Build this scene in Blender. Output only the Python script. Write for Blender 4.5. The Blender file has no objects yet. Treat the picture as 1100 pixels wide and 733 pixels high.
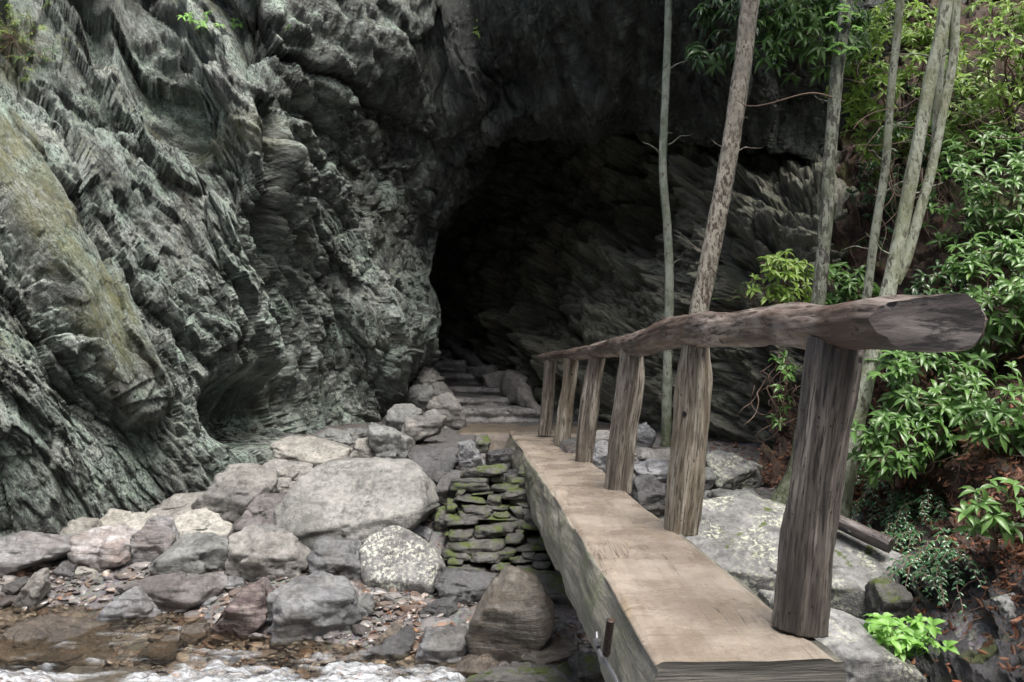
import bpy, bmesh, math, random
import numpy as np
from mathutils import Vector, Matrix

random.seed(7); RNG = np.random.default_rng(11)
scene = bpy.context.scene
COL = scene.collection

# ---------------------------------------------------------------- camera
F = 888.0; CX = 550.0; CY = 366.5; PITCH = math.atan(23.0 / F); CAMZ = 1.0
cam_d = bpy.data.cameras.new("camera"); cam = bpy.data.objects.new("camera", cam_d); COL.objects.link(cam)
cam_d.sensor_width = 36.0; cam_d.lens = F / 1100.0 * 36.0
cam_d.clip_start = 0.05; cam_d.clip_end = 500
cam.location = (0, 0, CAMZ); cam.rotation_euler = (math.pi / 2 + PITCH, 0, 0)
scene.camera = cam

# ---------------------------------------------------------------- light
SUN_EL = 66.0; SUN_AZ = 150.0      # azimuth clockwise from +Y (view direction); light from above, behind and right
world = bpy.data.worlds.new("World"); scene.world = world; world.use_nodes = True
wn = world.node_tree
sky = wn.nodes.new("ShaderNodeTexSky"); sky.sky_type = 'NISHITA'; sky.sun_disc = False
sky.sun_elevation = math.radians(SUN_EL); sky.sun_rotation = math.radians(SUN_AZ)
sky.air_density = 1.0; sky.dust_density = 6.0; sky.ozone_density = 0.6
bg = wn.nodes["Background"]; bg.inputs[1].default_value = 0.12
wn.links.new(sky.outputs[0], bg.inputs[0])
sd = bpy.data.lights.new("sun", 'SUN'); sd.energy = 2.2; sd.angle = math.radians(32); sd.color = (1.0, 0.99, 0.97)
sun = bpy.data.objects.new("sun", sd); COL.objects.link(sun)
_a, _e = math.radians(SUN_AZ), math.radians(SUN_EL)
_dir = Vector((math.sin(_a) * math.cos(_e), math.cos(_a) * math.cos(_e), math.sin(_e)))
sun.rotation_euler = _dir.to_track_quat('Z', 'Y').to_euler()
scene.view_settings.view_transform = 'Standard'; scene.view_settings.look = 'None'
scene.view_settings.exposure = 1.3; scene.view_settings.gamma = 1.0
scene.view_settings.use_curve_mapping = False

# ---------------------------------------------------------------- projection helpers
_cp, _sp = math.cos(PITCH), math.sin(PITCH)
def ray(px, py):
    """direction through a photo pixel, scaled so that its world Y is 1"""
    u = (np.asarray(px, float) - CX) / F; v = (CY - np.asarray(py, float)) / F
    y = _cp - v * _sp; z = _sp + v * _cp
    return u / y, z / y
def at(px, py, D):
    a, b = ray(px, py)
    D = np.asarray(D, float)
    return np.stack(np.broadcast_arrays(a * D, D, CAMZ + b * D), -1)
def to_px(P):
    P = np.asarray(P, float); y = P[..., 1]; z = P[..., 2] - CAMZ
    f = y * _cp + z * _sp; up = -y * _sp + z * _cp
    return CX + F * P[..., 0] / f, CY - F * up / f

# ---------------------------------------------------------------- noise (numpy)
def _h(ix, iy, iz, s=0):
    h = (ix * 374761393 + iy * 668265263 + iz * 2147483647 % 4294967296 + s * 974634777) & 0xFFFFFFFF
    h = ((h ^ (h >> 13)) * 1274126177) & 0xFFFFFFFF
    h = ((h ^ (h >> 16)) * 2246822519) & 0xFFFFFFFF
    return h ^ (h >> 15)
def _r(ix, iy, iz, s): return (_h(ix, iy, iz, s) & 0xFFFFFF).astype(np.float64) / 16777216.0
def vnoise(P, s=0):
    """gradient noise in about -1..1"""
    P = np.asarray(P, float); I = np.floor(P).astype(np.int64); f = P - I
    w = f * f * f * (f * (f * 6 - 15) + 10); out = 0
    for dx in (0, 1):
        for dy in (0, 1):
            for dz in (0, 1):
                h = _h(I[..., 0] + dx, I[..., 1] + dy, I[..., 2] + dz, s)
                gx = ((h & 1023) / 511.5 - 1); gy = (((h >> 10) & 1023) / 511.5 - 1); gz = (((h >> 20) & 1023) / 511.5 - 1)
                d = gx * (f[..., 0] - dx) + gy * (f[..., 1] - dy) + gz * (f[..., 2] - dz)
                ww = (w[..., 0] if dx else 1 - w[..., 0]) * (w[..., 1] if dy else 1 - w[..., 1]) * (w[..., 2] if dz else 1 - w[..., 2])
                out = out + ww * d
    return out
def fbm(P, o=4, s=0, gain=.5):
    a = 1; t = 0; P = np.asarray(P, float)
    for i in range(o):
        t = t + a * vnoise(P, s + i * 17); P = P * 2.03 + 3.1; a *= gain
    return t
def ridged(P, o=4, s=0, gain=.5):
    a = 1; t = 0; P = np.asarray(P, float)
    for i in range(o):
        t = t + a * (1 - np.abs(vnoise(P, s + i * 17)) * 2.2); P = P * 2.03 + 3.1; a *= gain
    return t
def facets(P, s=0, tilt=1.7, off=.5, kap=.6, hard=0.):
    """broken-rock relief. every cell carries a tilted plane and the highest one wins, so edges are creases;
    hard > 0 mixes in sudden steps from block to block. returns (height about 0, distance to the nearest crease)"""
    P = np.asarray(P, float); I = np.floor(P).astype(np.int64)
    f1 = np.full(P.shape[:-1], -9.); f2 = f1.copy(); q1 = f1 * 0; c1 = f1 * 0
    for dx in (-1, 0, 1):
        for dy in (-1, 0, 1):
            for dz in (-1, 0, 1):
                a, b, c = I[..., 0] + dx, I[..., 1] + dy, I[..., 2] + dz
                vx = P[..., 0] - (a + _r(a, b, c, s)); vy = P[..., 1] - (b + _r(a, b, c, s + 1)); vz = P[..., 2] - (c + _r(a, b, c, s + 2))
                q = vx * vx + vy * vy + vz * vz
                h = off * _r(a, b, c, s + 3) + tilt * (vx * (_r(a, b, c, s + 4) - .5) + vy * (_r(a, b, c, s + 5) - .5) + vz * (_r(a, b, c, s + 6) - .5)) - kap * q
                f2 = np.maximum(f2, np.minimum(f1, h)); m = h > f1; f1 = np.where(m, h, f1); q1 = np.where(m, q, q1)
                if hard: c1 = np.where(m, _r(a, b, c, s + 7) - .5, c1)
    H = (f1 + .55 * kap * q1) * 1.25 + hard * c1
    return H - H.mean(), f1 - f2
def slabsaw(a, s=0, sharp=.12):
    """overlapping sheets: rises slowly across the beds and drops off at irregular edges"""
    i = np.floor(a).astype(np.int64); best = np.zeros(a.shape)
    e0 = i + .15 + .7 * _r(i, i * 0, i * 0, s); lo = np.where(a >= e0, e0, (i - 1) + .15 + .7 * _r(i - 1, i * 0, i * 0, s)); hi = np.where(a >= e0, (i + 1) + .15 + .7 * _r(i + 1, i * 0, i * 0, s), e0)
    t = (a - lo) / (hi - lo); amp = .35 + .65 * _r(np.round(lo * 1000).astype(np.int64), i * 0, i * 0, s + 3)
    return amp * (t - .5) * (1 - sstep(1 - sharp, 1, t)) - amp * .5 * sstep(1 - sharp, 1, t)
def sstep(a, b, x):
    t = np.clip((x - a) / (b - a), 0, 1); return t * t * (3 - 2 * t)

# ---------------------------------------------------------------- mesh helpers
def mesh_np(name, V, faces, mats, smooth=True, uv=None, attrs=None, matidx=None):
    """V (n,3); faces: (m,4) or (m,3) array or list of arrays"""
    me = bpy.data.meshes.new(name)
    fl = faces if isinstance(faces, list) else [faces]
    V = np.asarray(V, np.float32)
    me.vertices.add(len(V)); me.vertices.foreach_set("co", V.ravel())
    loops = np.concatenate([f.ravel() for f in fl]).astype(np.int32)
    tot = np.concatenate([np.full(len(f), f.shape[1]) for f in fl]).astype(np.int32)
    start = np.concatenate([[0], np.cumsum(tot)[:-1]]).astype(np.int32)
    me.loops.add(len(loops)); me.loops.foreach_set("vertex_index", loops)
    me.polygons.add(len(tot)); me.polygons.foreach_set("loop_start", start); me.polygons.foreach_set("loop_total", tot)
    me.update(calc_edges=True)
    me.polygons.foreach_set("use_smooth", np.full(len(tot), bool(smooth)))
    if matidx is not None: me.polygons.foreach_set("material_index", np.asarray(matidx, np.int32))
    if uv is not None:
        l = me.uv_layers.new(name="UVMap"); l.data.foreach_set("uv", np.asarray(uv, np.float32)[loops].ravel())
    for k, a in (attrs or {}).items():
        at_ = me.attributes.new(k, 'FLOAT', 'POINT'); at_.data.foreach_set("value", np.asarray(a, np.float32))
    me.validate(); me.update()
    for m in (mats if isinstance(mats, (list, tuple)) else [mats]): me.materials.append(m)
    return me
def link(name, me, parent=None, loc=None):
    o = bpy.data.objects.new(name, me); COL.objects.link(o)
    if parent is not None: o.parent = parent
    if loc is not None: o.location = loc
    return o
def tag(o, label=None, cat=None, group=None, kind=None):
    if label: o['label'] = label
    if cat: o['category'] = cat
    if group: o['group'] = group
    if kind: o['kind'] = kind
    return o
def empty(name, loc, label, cat, group=None):
    o = bpy.data.objects.new(name, None); COL.objects.link(o); o.location = tuple(loc); o.empty_display_size = .1
    return tag(o, label, cat, group)
def grid_faces(nr, nc, wrap=False):
    r = np.arange(nr - 1)[:, None]; c = np.arange(nc if wrap else nc - 1)[None, :]
    c2 = (c + 1) % nc
    return np.stack([r * nc + c, r * nc + c2, (r + 1) * nc + c2, (r + 1) * nc + c], -1).reshape(-1, 4)
def cr(ctrl, t):
    """Catmull-Rom along axis 0, t in 0..n-1"""
    ctrl = np.asarray(ctrl, float); n = len(ctrl); i = np.clip(np.floor(t).astype(int), 0, n - 2); f = (t - i)
    f = f.reshape(f.shape + (1,) * (ctrl.ndim - 1))
    p0 = ctrl[np.clip(i - 1, 0, n - 1)]; p1 = ctrl[i]; p2 = ctrl[i + 1]; p3 = ctrl[np.clip(i + 2, 0, n - 1)]
    return .5 * ((2 * p1) + (-p0 + p2) * f + (2 * p0 - 5 * p1 + 4 * p2 - p3) * f ** 2 + (-p0 + 3 * p1 - 3 * p2 + p3) * f ** 3)
def warp_t(ctrl_pts, n, w=None):
    """even spacing (by visible length) along control points -> parameter values"""
    seg = np.asarray(w, float); cum = np.concatenate([[0], np.cumsum(seg)])
    return np.interp(np.linspace(0, cum[-1], n), cum, np.arange(len(cum)))
def normals_grid(P):
    du = np.gradient(P, axis=1); dv = np.gradient(P, axis=0); n = np.cross(du, dv)
    return n / (np.linalg.norm(n, axis=-1, keepdims=True) + 1e-9)
def frame(nrm):
    n = np.array(nrm, float); n /= np.linalg.norm(n)
    a = np.cross(n, [0, 1, 0]); a /= np.linalg.norm(a); b = np.cross(n, a)
    return np.stack([n, a, b])       # rows; P @ M.T -> (along normal, along strike, dip)
def bake(m, parts, vcount):          # concat helper
    return m

# ---------------------------------------------------------------- materials
def mat(name):
    m = bpy.data.materials.new(name); m.use_nodes = True
    nt = m.node_tree; nt.nodes.clear()
    out = nt.nodes.new("ShaderNodeOutputMaterial"); b = nt.nodes.new("ShaderNodeBsdfPrincipled")
    nt.links.new(b.outputs[0], out.inputs[0])
    return m, nt, b
class N:
    def __init__(s, nt): s.nt = nt
    def node(s, t, **k):
        n = s.nt.nodes.new(t)
        for a, v in k.items(): setattr(n, a, v)
        return n
    def put(s, sock, v):
        if isinstance(v, bpy.types.NodeSocket): s.nt.links.new(v, sock)
        elif v is not None:
            if isinstance(v, (tuple, list)) and len(v) == 3 and sock.type == 'RGBA': v = (*v, 1)
            sock.default_value = v
    def coord(s, kind='Object'): return s.node("ShaderNodeTexCoord").outputs[kind]
    def pos(s): return s.node("ShaderNodeNewGeometry").outputs['Position']
    def nrm(s): return s.node("ShaderNodeNewGeometry").outputs['Normal']
    def mapping(s, v, scale=(1, 1, 1), rot=(0, 0, 0), loc=(0, 0, 0)):
        n = s.node("ShaderNodeMapping"); s.put(n.inputs[0], v); n.inputs[1].default_value = loc; n.inputs[2].default_value = rot; n.inputs[3].default_value = scale
        return n.outputs[0]
    def noise(s, v, scale=5, detail=6, rough=.6, dist=0, lac=2.0):
        n = s.node("ShaderNodeTexNoise"); s.put(n.inputs['Vector'], v); n.inputs['Scale'].default_value = scale; n.inputs['Detail'].default_value = detail
        n.inputs['Roughness'].default_value = rough; n.inputs['Distortion'].default_value = dist; return n.outputs[0]
    def voro(s, v, scale=5, feat='F1', rand=1.0, out=0):
        n = s.node("ShaderNodeTexVoronoi", feature=feat); s.put(n.inputs['Vector'], v); n.inputs['Scale'].default_value = scale; n.inputs['Randomness'].default_value = rand; return n.outputs[out]
    def ramp(s, f, stops, interp='LINEAR'):
        n = s.node("ShaderNodeValToRGB"); s.put(n.inputs[0], f); cr_ = n.color_ramp; cr_.interpolation = interp
        while len(cr_.elements) < len(stops): cr_.elements.new(.5)
        for e, (p, c) in zip(cr_.elements, stops):
            e.position = p; e.color = (*c, 1) if isinstance(c, (tuple, list)) else (c, c, c, 1)
        return n.outputs[0]
    def mix(s, f, a, b, mode='MIX'):
        n = s.node("ShaderNodeMix", data_type='RGBA', blend_type=mode); s.put(n.inputs[0], f); s.put(n.inputs[6], a); s.put(n.inputs[7], b); return n.outputs[2]
    def math(s, op, a, b=None, clamp=False):
        n = s.node("ShaderNodeMath", operation=op, use_clamp=clamp); s.put(n.inputs[0], a)
        if b is not None: s.put(n.inputs[1], b)
        return n.outputs[0]
    def maprange(s, v, a, b, c=0., d=1.):
        n = s.node("ShaderNodeMapRange"); s.put(n.inputs[0], v); n.inputs[1].default_value = a; n.inputs[2].default_value = b; n.inputs[3].default_value = c; n.inputs[4].default_value = d; return n.outputs[0]
    def attr(s, name): return s.node("ShaderNodeAttribute", attribute_name=name).outputs['Fac']
    def rnd(s): return s.node("ShaderNodeObjectInfo").outputs['Random']
    def sep(s, v, i): n = s.node("ShaderNodeSeparateXYZ"); s.put(n.inputs[0], v); return n.outputs[i]
    def bump(s, h, strength=.5, dist=.02, nrm=None):
        n = s.node("ShaderNodeBump"); s.put(n.inputs['Height'], h); n.inputs['Strength'].default_value = strength; n.inputs['Distance'].default_value = dist
        if nrm is not None: s.put(n.inputs['Normal'], nrm)
        return n.outputs[0]

def cliff_mat(name, dark, mid, pale, rough=(.28, .6), moss=(.23, .225, .085)):
    """layered wet slate; 's0 s1 s2' are the rock's own bedding coordinates in metres, stored on the mesh"""
    m, nt, b = mat(name); g = N(nt); P = g.pos()
    cb = g.node("ShaderNodeCombineXYZ")
    for k in range(3): nt.links.new(g.attr('s%d' % k), cb.inputs[k])
    S_ = cb.outputs[0]; L = g.mapping(S_, scale=(3.2, .8, 1))          # x = across the layers
    w = g.attr('lich_shade')  # low values paint overhang shade: darker rock mix as well as less lichen
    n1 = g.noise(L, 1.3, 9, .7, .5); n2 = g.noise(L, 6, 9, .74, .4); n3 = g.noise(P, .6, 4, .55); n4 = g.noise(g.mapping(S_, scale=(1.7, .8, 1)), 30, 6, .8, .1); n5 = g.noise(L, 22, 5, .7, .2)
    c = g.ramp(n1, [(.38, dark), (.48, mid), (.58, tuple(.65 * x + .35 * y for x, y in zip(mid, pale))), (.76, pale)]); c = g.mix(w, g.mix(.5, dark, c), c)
    c = g.mix(g.ramp(n2, [(.46, 0.), (.54, .85)]), c, g.mix(.75, mid, dark))
    tint = g.mix(g.ramp(g.noise(P, 1.7, 5, .6), [(.42, 0.), (.6, 1.)]), (pale[0] * 1.0, pale[1] * 1.12, pale[2] * 1.05), (pale[0] * 1.1, pale[1] * 1.04, pale[2] * 1.05))
    lich_shade = g.math('MULTIPLY', g.ramp(n4, [(.475, 0.), (.52, 1.)]), g.ramp(g.noise(L, 1.9, 7, .72, .3), [(.42, 0.), (.52, 1.)]))
    lich_shade = g.math('ADD', lich_shade, g.math('MULTIPLY', g.ramp(n5, [(.50, 0.), (.56, 1.)]), g.ramp(n1, [(.42, 0.), (.54, .9)])), clamp=True)
    lich_shade = g.math('MULTIPLY', lich_shade, g.math('MULTIPLY', g.ramp(n3, [(.35, .35), (.6, 1.)]), w), clamp=True)
    up = g.ramp(g.sep(g.nrm(), 2), [(.0, .12), (.45, 1.)]); up.node.color_ramp.elements[0].position = .0
    upv = g.maprange(g.sep(g.nrm(), 2), -.4, .2, .15, 1.); lich_shade = g.math('MULTIPLY', lich_shade, upv)  # lichen favours faces turned up; also paints top-light contrast into the colour
    c = g.mix(lich_shade, c, tint)
    br = g.math('MULTIPLY', g.ramp(g.noise(P, 1.3, 5, .6), [(.52, 0.), (.7, .5)]), g.ramp(n2, [(.4, .3), (.6, 1.)]))
    c = g.mix(br, c, (.10, .08, .055))
    ms = g.math('ADD', g.math('MULTIPLY', g.attr('moss'), g.ramp(g.noise(L, 3, 8, .75), [(.36, .1), (.56, .95)])),
                g.math('MULTIPLY', g.ramp(g.noise(P, .9, 7, .7), [(.54, 0.), (.64, .55)]), g.ramp(g.sep(g.nrm(), 2), [(.1, 0.), (.5, 1.)])), clamp=True)
    c = g.mix(ms, c, g.mix(g.ramp(g.noise(P, 7, 6, .75), [(.35, 0.), (.65, 1.)]), moss, (.09, .115, .05)))
    c = g.mix(g.attr('quartz'), c, (.42, .47, .42))
    g.put(b.inputs['Base Color'], c)
    r = g.maprange(n2, .3, .7, rough[0], rough[1]); r = g.mix(g.math('MULTIPLY', lich_shade, .5), r, (.7, .7, .7)); r = g.mix(ms, r, (.85, .85, .85)); g.put(b.inputs['Roughness'], r)
    b.inputs['Specular IOR Level'].default_value = .8
    h = g.math('ADD', g.math('MULTIPLY', n2, .8), g.math('MULTIPLY', n5, .4)); h = g.math('ADD', h, g.math('MULTIPLY', n4, .22))
    g.put(b.inputs['Normal'], g.bump(h, 1., .14))
    return m

def rock_mat(name, c1, c2, c3=None, band=0., lichen=0., moss=0., rough=(.4, .7), lichcol=(.46, .48, .40), bandcol=None, seed=0., spec=.5):
    """stone in object coordinates"""
    def ds(c, k=.48):
        l = sum(c) / 3; return tuple(.86 * (l + (x - l) * k) for x in c)
    c1, c2 = ds(c1), ds(c2); c3 = ds(c3) if c3 else None
    m, nt, b = mat(name); g = N(nt)
    o = g.coord('Object'); add = g.node("ShaderNodeVectorMath", operation='ADD'); g.put(add.inputs[0], o)
    sc = g.node("ShaderNodeVectorMath", operation='SCALE'); sc.inputs[0].default_value = (37, 17, 53); g.put(sc.inputs[3], g.rnd()); nt.links.new(sc.outputs[0], add.inputs[1])
    P = add.outputs[0]
    n1 = g.noise(P, 2.6, 8, .68, .1); n2 = g.noise(P, 22, 8, .8); n3 = g.noise(g.mapping(P, rot=(.4, .5, .2), scale=(1, 1, 9)), 3, 6, .6, .3)
    c = g.ramp(n1, [(.36, c1), (.62, c2)])
    if c3: c = g.mix(g.ramp(g.noise(P, 1.6, 5, .6, .6), [(.5, 0.), (.62, .8)]), c, c3)
    if band: c = g.mix(g.math('MULTIPLY', g.ramp(n3, [(.42, 0.), (.56, 1.)]), band), c, bandcol or tuple(x * .5 for x in c1))
    c = g.mix(.5, c, g.ramp(n2, [(.38, .22), (.62, .78)]), 'OVERLAY')
    hv = g.node("ShaderNodeHueSaturation"); g.put(hv.inputs['Value'], g.maprange(g.rnd(), 0, 1, .82, 1.15)); g.put(hv.inputs['Color'], c); c = hv.outputs[0]
    dirt_ = g.ramp(g.noise(P, 5.5, 9, .8, .1), [(.38, .65), (.52, 0.)]); c = g.mix(dirt_, c, tuple(x * .42 for x in c1)); c = g.mix(g.math('MULTIPLY', g.ramp(g.noise(P, 8, 8, .8), [(.55, 0.), (.66, 1.)]), .35), c, tuple(min(.6, x * 1.45) for x in c2))
    rr = g.maprange(n1, .35, .65, rough[0], rough[1])
    if lichen:
        lm = g.math('MULTIPLY', g.ramp(g.noise(P, 30, 6, .75), [(.5, 0.), (.56, 1.)]), g.ramp(g.noise(P, 3.2, 4, .6), [(.53 - .14 * lichen, 0.), (.62 - .1 * lichen, 1.)]))
        c = g.mix(lm, c, lichcol); rr = g.mix(lm, rr, (.9, .9, .9))
    if moss:
        up = g.ramp(g.sep(g.nrm(), 2), [(.0, .25), (.5, 1.)])
        mm = g.math('MULTIPLY', up, g.ramp(g.noise(g.pos(), 5.5, 6, .7), [(.62 - .25 * moss, 0.), (.68 - .2 * moss, 1.)]))
        c = g.mix(mm, c, g.mix(g.noise(P, 30, 4, .7), (.025, .04, .012), (.10, .13, .025))); rr = g.mix(mm, rr, (.95, .95, .95))
    g.put(b.inputs['Base Color'], c); g.put(b.inputs['Roughness'], rr); b.inputs['Specular IOR Level'].default_value = spec
    dirt = g.ramp(g.noise(P, 6.5, 8, .75, .5), [(.40, .5), (.55, 0.)])
    h = g.math('ADD', g.math('MULTIPLY', n2, .6), g.math('MULTIPLY', n3, .7 if band else .35)); h = g.math('ADD', h, g.math('MULTIPLY', g.noise(P, 55, 4, .7), .18))
    g.put(b.inputs['Normal'], g.bump(h, .95, .035))
    return m

# ---------------------------------------------------------------- cliff, overhang and cave
FR1 = frame((.86, -.32, .42)); FR2 = frame((.42, -.45, .80))
eul = lambda f: tuple(Matrix(f.tolist()).to_euler())
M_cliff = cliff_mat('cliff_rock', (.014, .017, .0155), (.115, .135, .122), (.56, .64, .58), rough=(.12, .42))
M_cave = cliff_mat('cave_rock', (.06, .062, .05), (.30, .30, .235), (.58, .58, .46), rough=(.25, .55))
FR2 = frame((.42, -.45, .80))
def bedding(PX_, PY_, P_, s_left, s_right, x0, x1, ref=250.):
    """bedding coordinates in metres: [across, along, depth]; slope of the beds changes from left to right"""
    k = .0107; w_ = s_left + (s_right - s_left) * sstep(x0, x1, PX_)
    a_ = .84 * PX_ * k - w_ * (PY_ - ref) * k; b__ = .5 * PX_ * k + .84 * PY_ * k
    return np.stack([a_, b__, P_[..., 1]], -1)
def beds_disp(Q0, amps, st=(2.5, .8, .8), warp=.5):
    Q = Q0 + warp * .3 * np.stack([fbm(Q0 * .8, 3, 5), fbm(Q0 * .8, 3, 9), fbm(Q0 * .8, 3, 13)], -1); Q = Q * np.array(st); d = 0
    for (fq, A, sd_) in amps:
        h, e = facets(Q * fq, sd_, hard=(.0 if fq < .6 else .45)); d = d + A * h - A * .15 * np.exp(-e * 18)
    return d, Q

# columns: each is [inner back point, lip/base point, low, mid, high, top] as (px, py, depth)
CL = [
 [(-1500, 900, 5.0), (-1500, 760, 5.2), (-1500, 500, 5.3), (-1500, 200, 5.6), (-1500, -100, 6.0), (-1500, -700, 7.0)],
 [(-600, 760, 7.2), (-600, 620, 7.2), (-600, 450, 6.9), (-600, 200, 7.0), (-600, -60, 7.6), (-600, -450, 9.0)],
 [(-200, 680, 8.2), (-200, 590, 7.9), (-200, 440, 7.6), (-200, 250, 7.6), (-200, 0, 8.4), (-200, -380, 10.)],
 [(0, 650, 8.8), (0, 572, 8.2), (0, 430, 8.0), (0, 250, 8.3), (0, 60, 9.4), (0, -300, 11.)],
 [(100, 640, 9.4), (100, 556, 8.8), (100, 440, 8.6), (100, 280, 9.0), (105, 80, 10.0), (100, -300, 11.6)],
 [(205, 615, 10.0), (205, 546, 9.25), (190, 430, 9.2), (185, 290, 9.6), (190, 110, 10.4), (190, -300, 11.6)],
 [(300, 580, 10.6), (300, 510, 10.1), (285, 415, 10.3), (270, 290, 10.3), (270, 140, 10.4), (270, -300, 11.4)],
 [(380, 550, 12.8), (380, 482, 12.2), (365, 400, 12.0), (345, 270, 11.6), (340, 110, 11.2), (340, -300, 11.4)],
 [(425, 520, 16.0), (432, 446, 14.2), (425, 385, 12.9), (405, 270, 12.4), (400, 100, 12.0), (400, -300, 11.6)],
 [(400, 440, 20.0), (454, 392, 14.6), (448, 330, 13.7), (436, 230, 13.0), (440, 70, 12.5), (445, -300, 11.8)],
 [(400, 340, 22.0), (459, 305, 14.8), (458, 265, 13.9), (462, 180, 13.2), (480, 40, 12.6), (490, -300, 11.8)],
 [(440, 220, 23.0), (478, 232, 15.2), (490, 185, 13.5), (510, 115, 13.1), (530, 10, 12.2), (540, -300, 10.4)],
 [(520, 130, 22.5), (528, 176, 15.3), (545, 140, 13.2), (565, 85, 12.9), (590, -5, 11.6), (600, -300, 9.6)],
 [(640, 80, 21.0), (630, 152, 14.5), (645, 118, 12.6), (660, 70, 11.7), (680, -10, 10.7), (690, -300, 8.8)],
 [(780, 70, 18.0), (745, 158, 13.0), (755, 125, 11.7), (765, 75, 11.0), (780, -10, 10.0), (790, -300, 8.6)],
 [(880, 90, 15.0), (840, 168, 12.4), (850, 135, 12.0), (862, 75, 11.5), (872, -10, 10.9), (885, -300, 9.8)],
 [(960, 130, 14.5), (925, 205, 12.4), (935, 165, 12.1), (950, 95, 11.7), (960, -10, 11.4), (970, -300, 10.8)],
 [(1150, 300, 12.5), (1060, 330, 11.8), (1060, 270, 11.9), (1060, 170, 12.0), (1060, 0, 12.2), (1060, -300, 12.4)],
]
C = np.array(CL)                                   # (cols, rows, 3)
tc = warp_t(C, 960, w=[40, 45, 55, 100, 100, 105, 95, 80, 60, 80, 85, 80, 70, 70, 60, 50, 40])
tr = warp_t(C, 580, w=[70, 110, 150, 160, 110])
Gc = cr(C, tc)                                     # (820, rows, 3)
G = cr(np.transpose(Gc, (1, 0, 2)), tr)            # (470, 820, 3)
PXc, PYc = G[..., 0].copy(), G[..., 1].copy()
P = at(G[..., 0], G[..., 1], np.maximum(G[..., 2], 2.))
n = normals_grid(P)
if n[200, 100, 1] > 0: n = -n
def rock_disp(P, fr, amps, stretch=(3.2, 1., .75), warp=.35, base=1.0):
    Q = P @ fr.T * np.array(stretch)
    Q = Q + warp * np.stack([fbm(P * .8, 3, 5), fbm(P * .8, 3, 9), fbm(P * .8, 3, 13)], -1)
    d = 0
    for (fq, A, sd_) in amps:
        h, e = facets(Q * fq * base, sd_)
        d = d + A * h - A * .15 * np.exp(-e * 18)
    return d, Q
amp = [(.33, .6, 1), (.8, .27, 21), (1.8, .14, 41), (4., .075, 61), (9., .036, 81)]
BED = bedding(PXc, PYc, P, .56, .12, 250, 520)
d, Q = beds_disp(BED, amp)
wv = .35 * fbm(BED * np.array([.5, .5, .5]), 3, 71)
d = d + .42 * slabsaw(BED[..., 0] * .75 + wv, 3) * (.5 + sstep(-.3, .3, vnoise(BED * .6, 72))) + .12 * slabsaw(BED[..., 0] * 2.3 + 2 * wv + .1 * BED[..., 1], 5) * (.3 + sstep(-.2, .3, vnoise(BED * .9, 73))) + 0.025 * slabsaw(BED[..., 0] * 7 + 5 * wv, 9)
d = d + .03 * ridged(Q * np.array([2.2, 2.2, 2.2]), 4, 3) + .02 * fbm(Q * np.array([7., 9, 9]), 4, 77)
CLIFF = None
d = (d - d.mean() - .12) * (1 - .45 * sstep(430, 520, PYc)) * (1 - .35 * sstep(430, 500, PXc) * (PYc < 500)); d = np.minimum(d, .5 + .25 * np.maximum(d - .5, 0))
# the photo's big forms: a pale slab leaning out on the left, a deep gully above it, a hollow at the foot
def seg(px, py, ax, ay, bx, by):
    t = np.clip(((px - ax) * (bx - ax) + (py - ay) * (by - ay)) / ((bx - ax) ** 2 + (by - ay) ** 2), 0, 1)
    return np.hypot(px - ax - t * (bx - ax), py - ay - t * (by - ay)), t
s1, _ = seg(PXc, PYc, -20, 130, 155, 425); slab = 1 - sstep(18, 42, s1)
s2, _ = seg(PXc, PYc, 148, -40, 188, 118); gul = 1 - sstep(4, 42, s2)
s3, _ = seg(PXc, PYc, 95, -30, 110, 60); gul = np.maximum(gul, .6 * (1 - sstep(4, 22, s3)))
s4, _ = seg(PXc, PYc, 300, 90, 300, 330); gul2 = 1 - sstep(3, 16, np.abs(PXc - 296 - .12 * (PYc - 200)) + 1000 * ((PYc < 110) | (PYc > 330)))
s5 = np.hypot((PXc - 292) / 72, (PYc - 436) / 46); hol = 2.2 * (1 - sstep(.3, 1.15, s5))
s6 = np.hypot((PXc - 135) / 45, (PYc - 520) / 20); hol = np.maximum(hol, .5 * (1 - sstep(.4, 1.2, s6)))
s7 = np.hypot((PXc - 415) / 28, (PYc - 300) / 25); bulg = 1 - sstep(.3, 1.3, np.hypot((PXc - 410) / 70, (PYc - 350) / 70))
hol = hol * sstep(500, 460, PYc)
d = d * (1 - .72 * slab) + .28 * slab - .75 * gul - .4 * gul2 - .45 * hol + .25 * bulg
P2 = P + n * d[..., None]; BED[..., 2] = P2[..., 1] * 1.1; CLIFF = P2[::3, ::3]
moss = slab * (.25 + .6 * sstep(-.25, .1, vnoise(P * 2.1, 8))) * sstep(440, 380, PYc)
moss = np.maximum(moss, .8 * (1 - sstep(10, 60, np.hypot(PXc - 10, (PYc - 40) * 1.2))))
moss = np.maximum(moss, .5 * (1 - sstep(6, 30, seg(PXc, PYc, 180, 130, 290, 145)[0])))
qz = (1 - sstep(1.5, 5, seg(PXc + 5 * vnoise(P * 4, 3), PYc, 168, 385, 137, 470)[0])) * .55
me = mesh_np('cliff', P2.reshape(-1, 3), grid_faces(*P2.shape[:2]), M_cliff, attrs={'moss': moss.ravel(), 'quartz': qz.ravel(), 'lich_shade': (1 - .85 * sstep(405, 490, PXc) * sstep(400, 300, PYc)).ravel(), 's0': BED[..., 0].ravel(), 's1': BED[..., 1].ravel(), 's2': BED[..., 2].ravel()})  # lichen weight drops over overhang and lip, painting their shade into the rock
tag(link('cliff', me), 'dark wet slate cliff with a mossy slab and the arched cave mouth', kind='structure')

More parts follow.
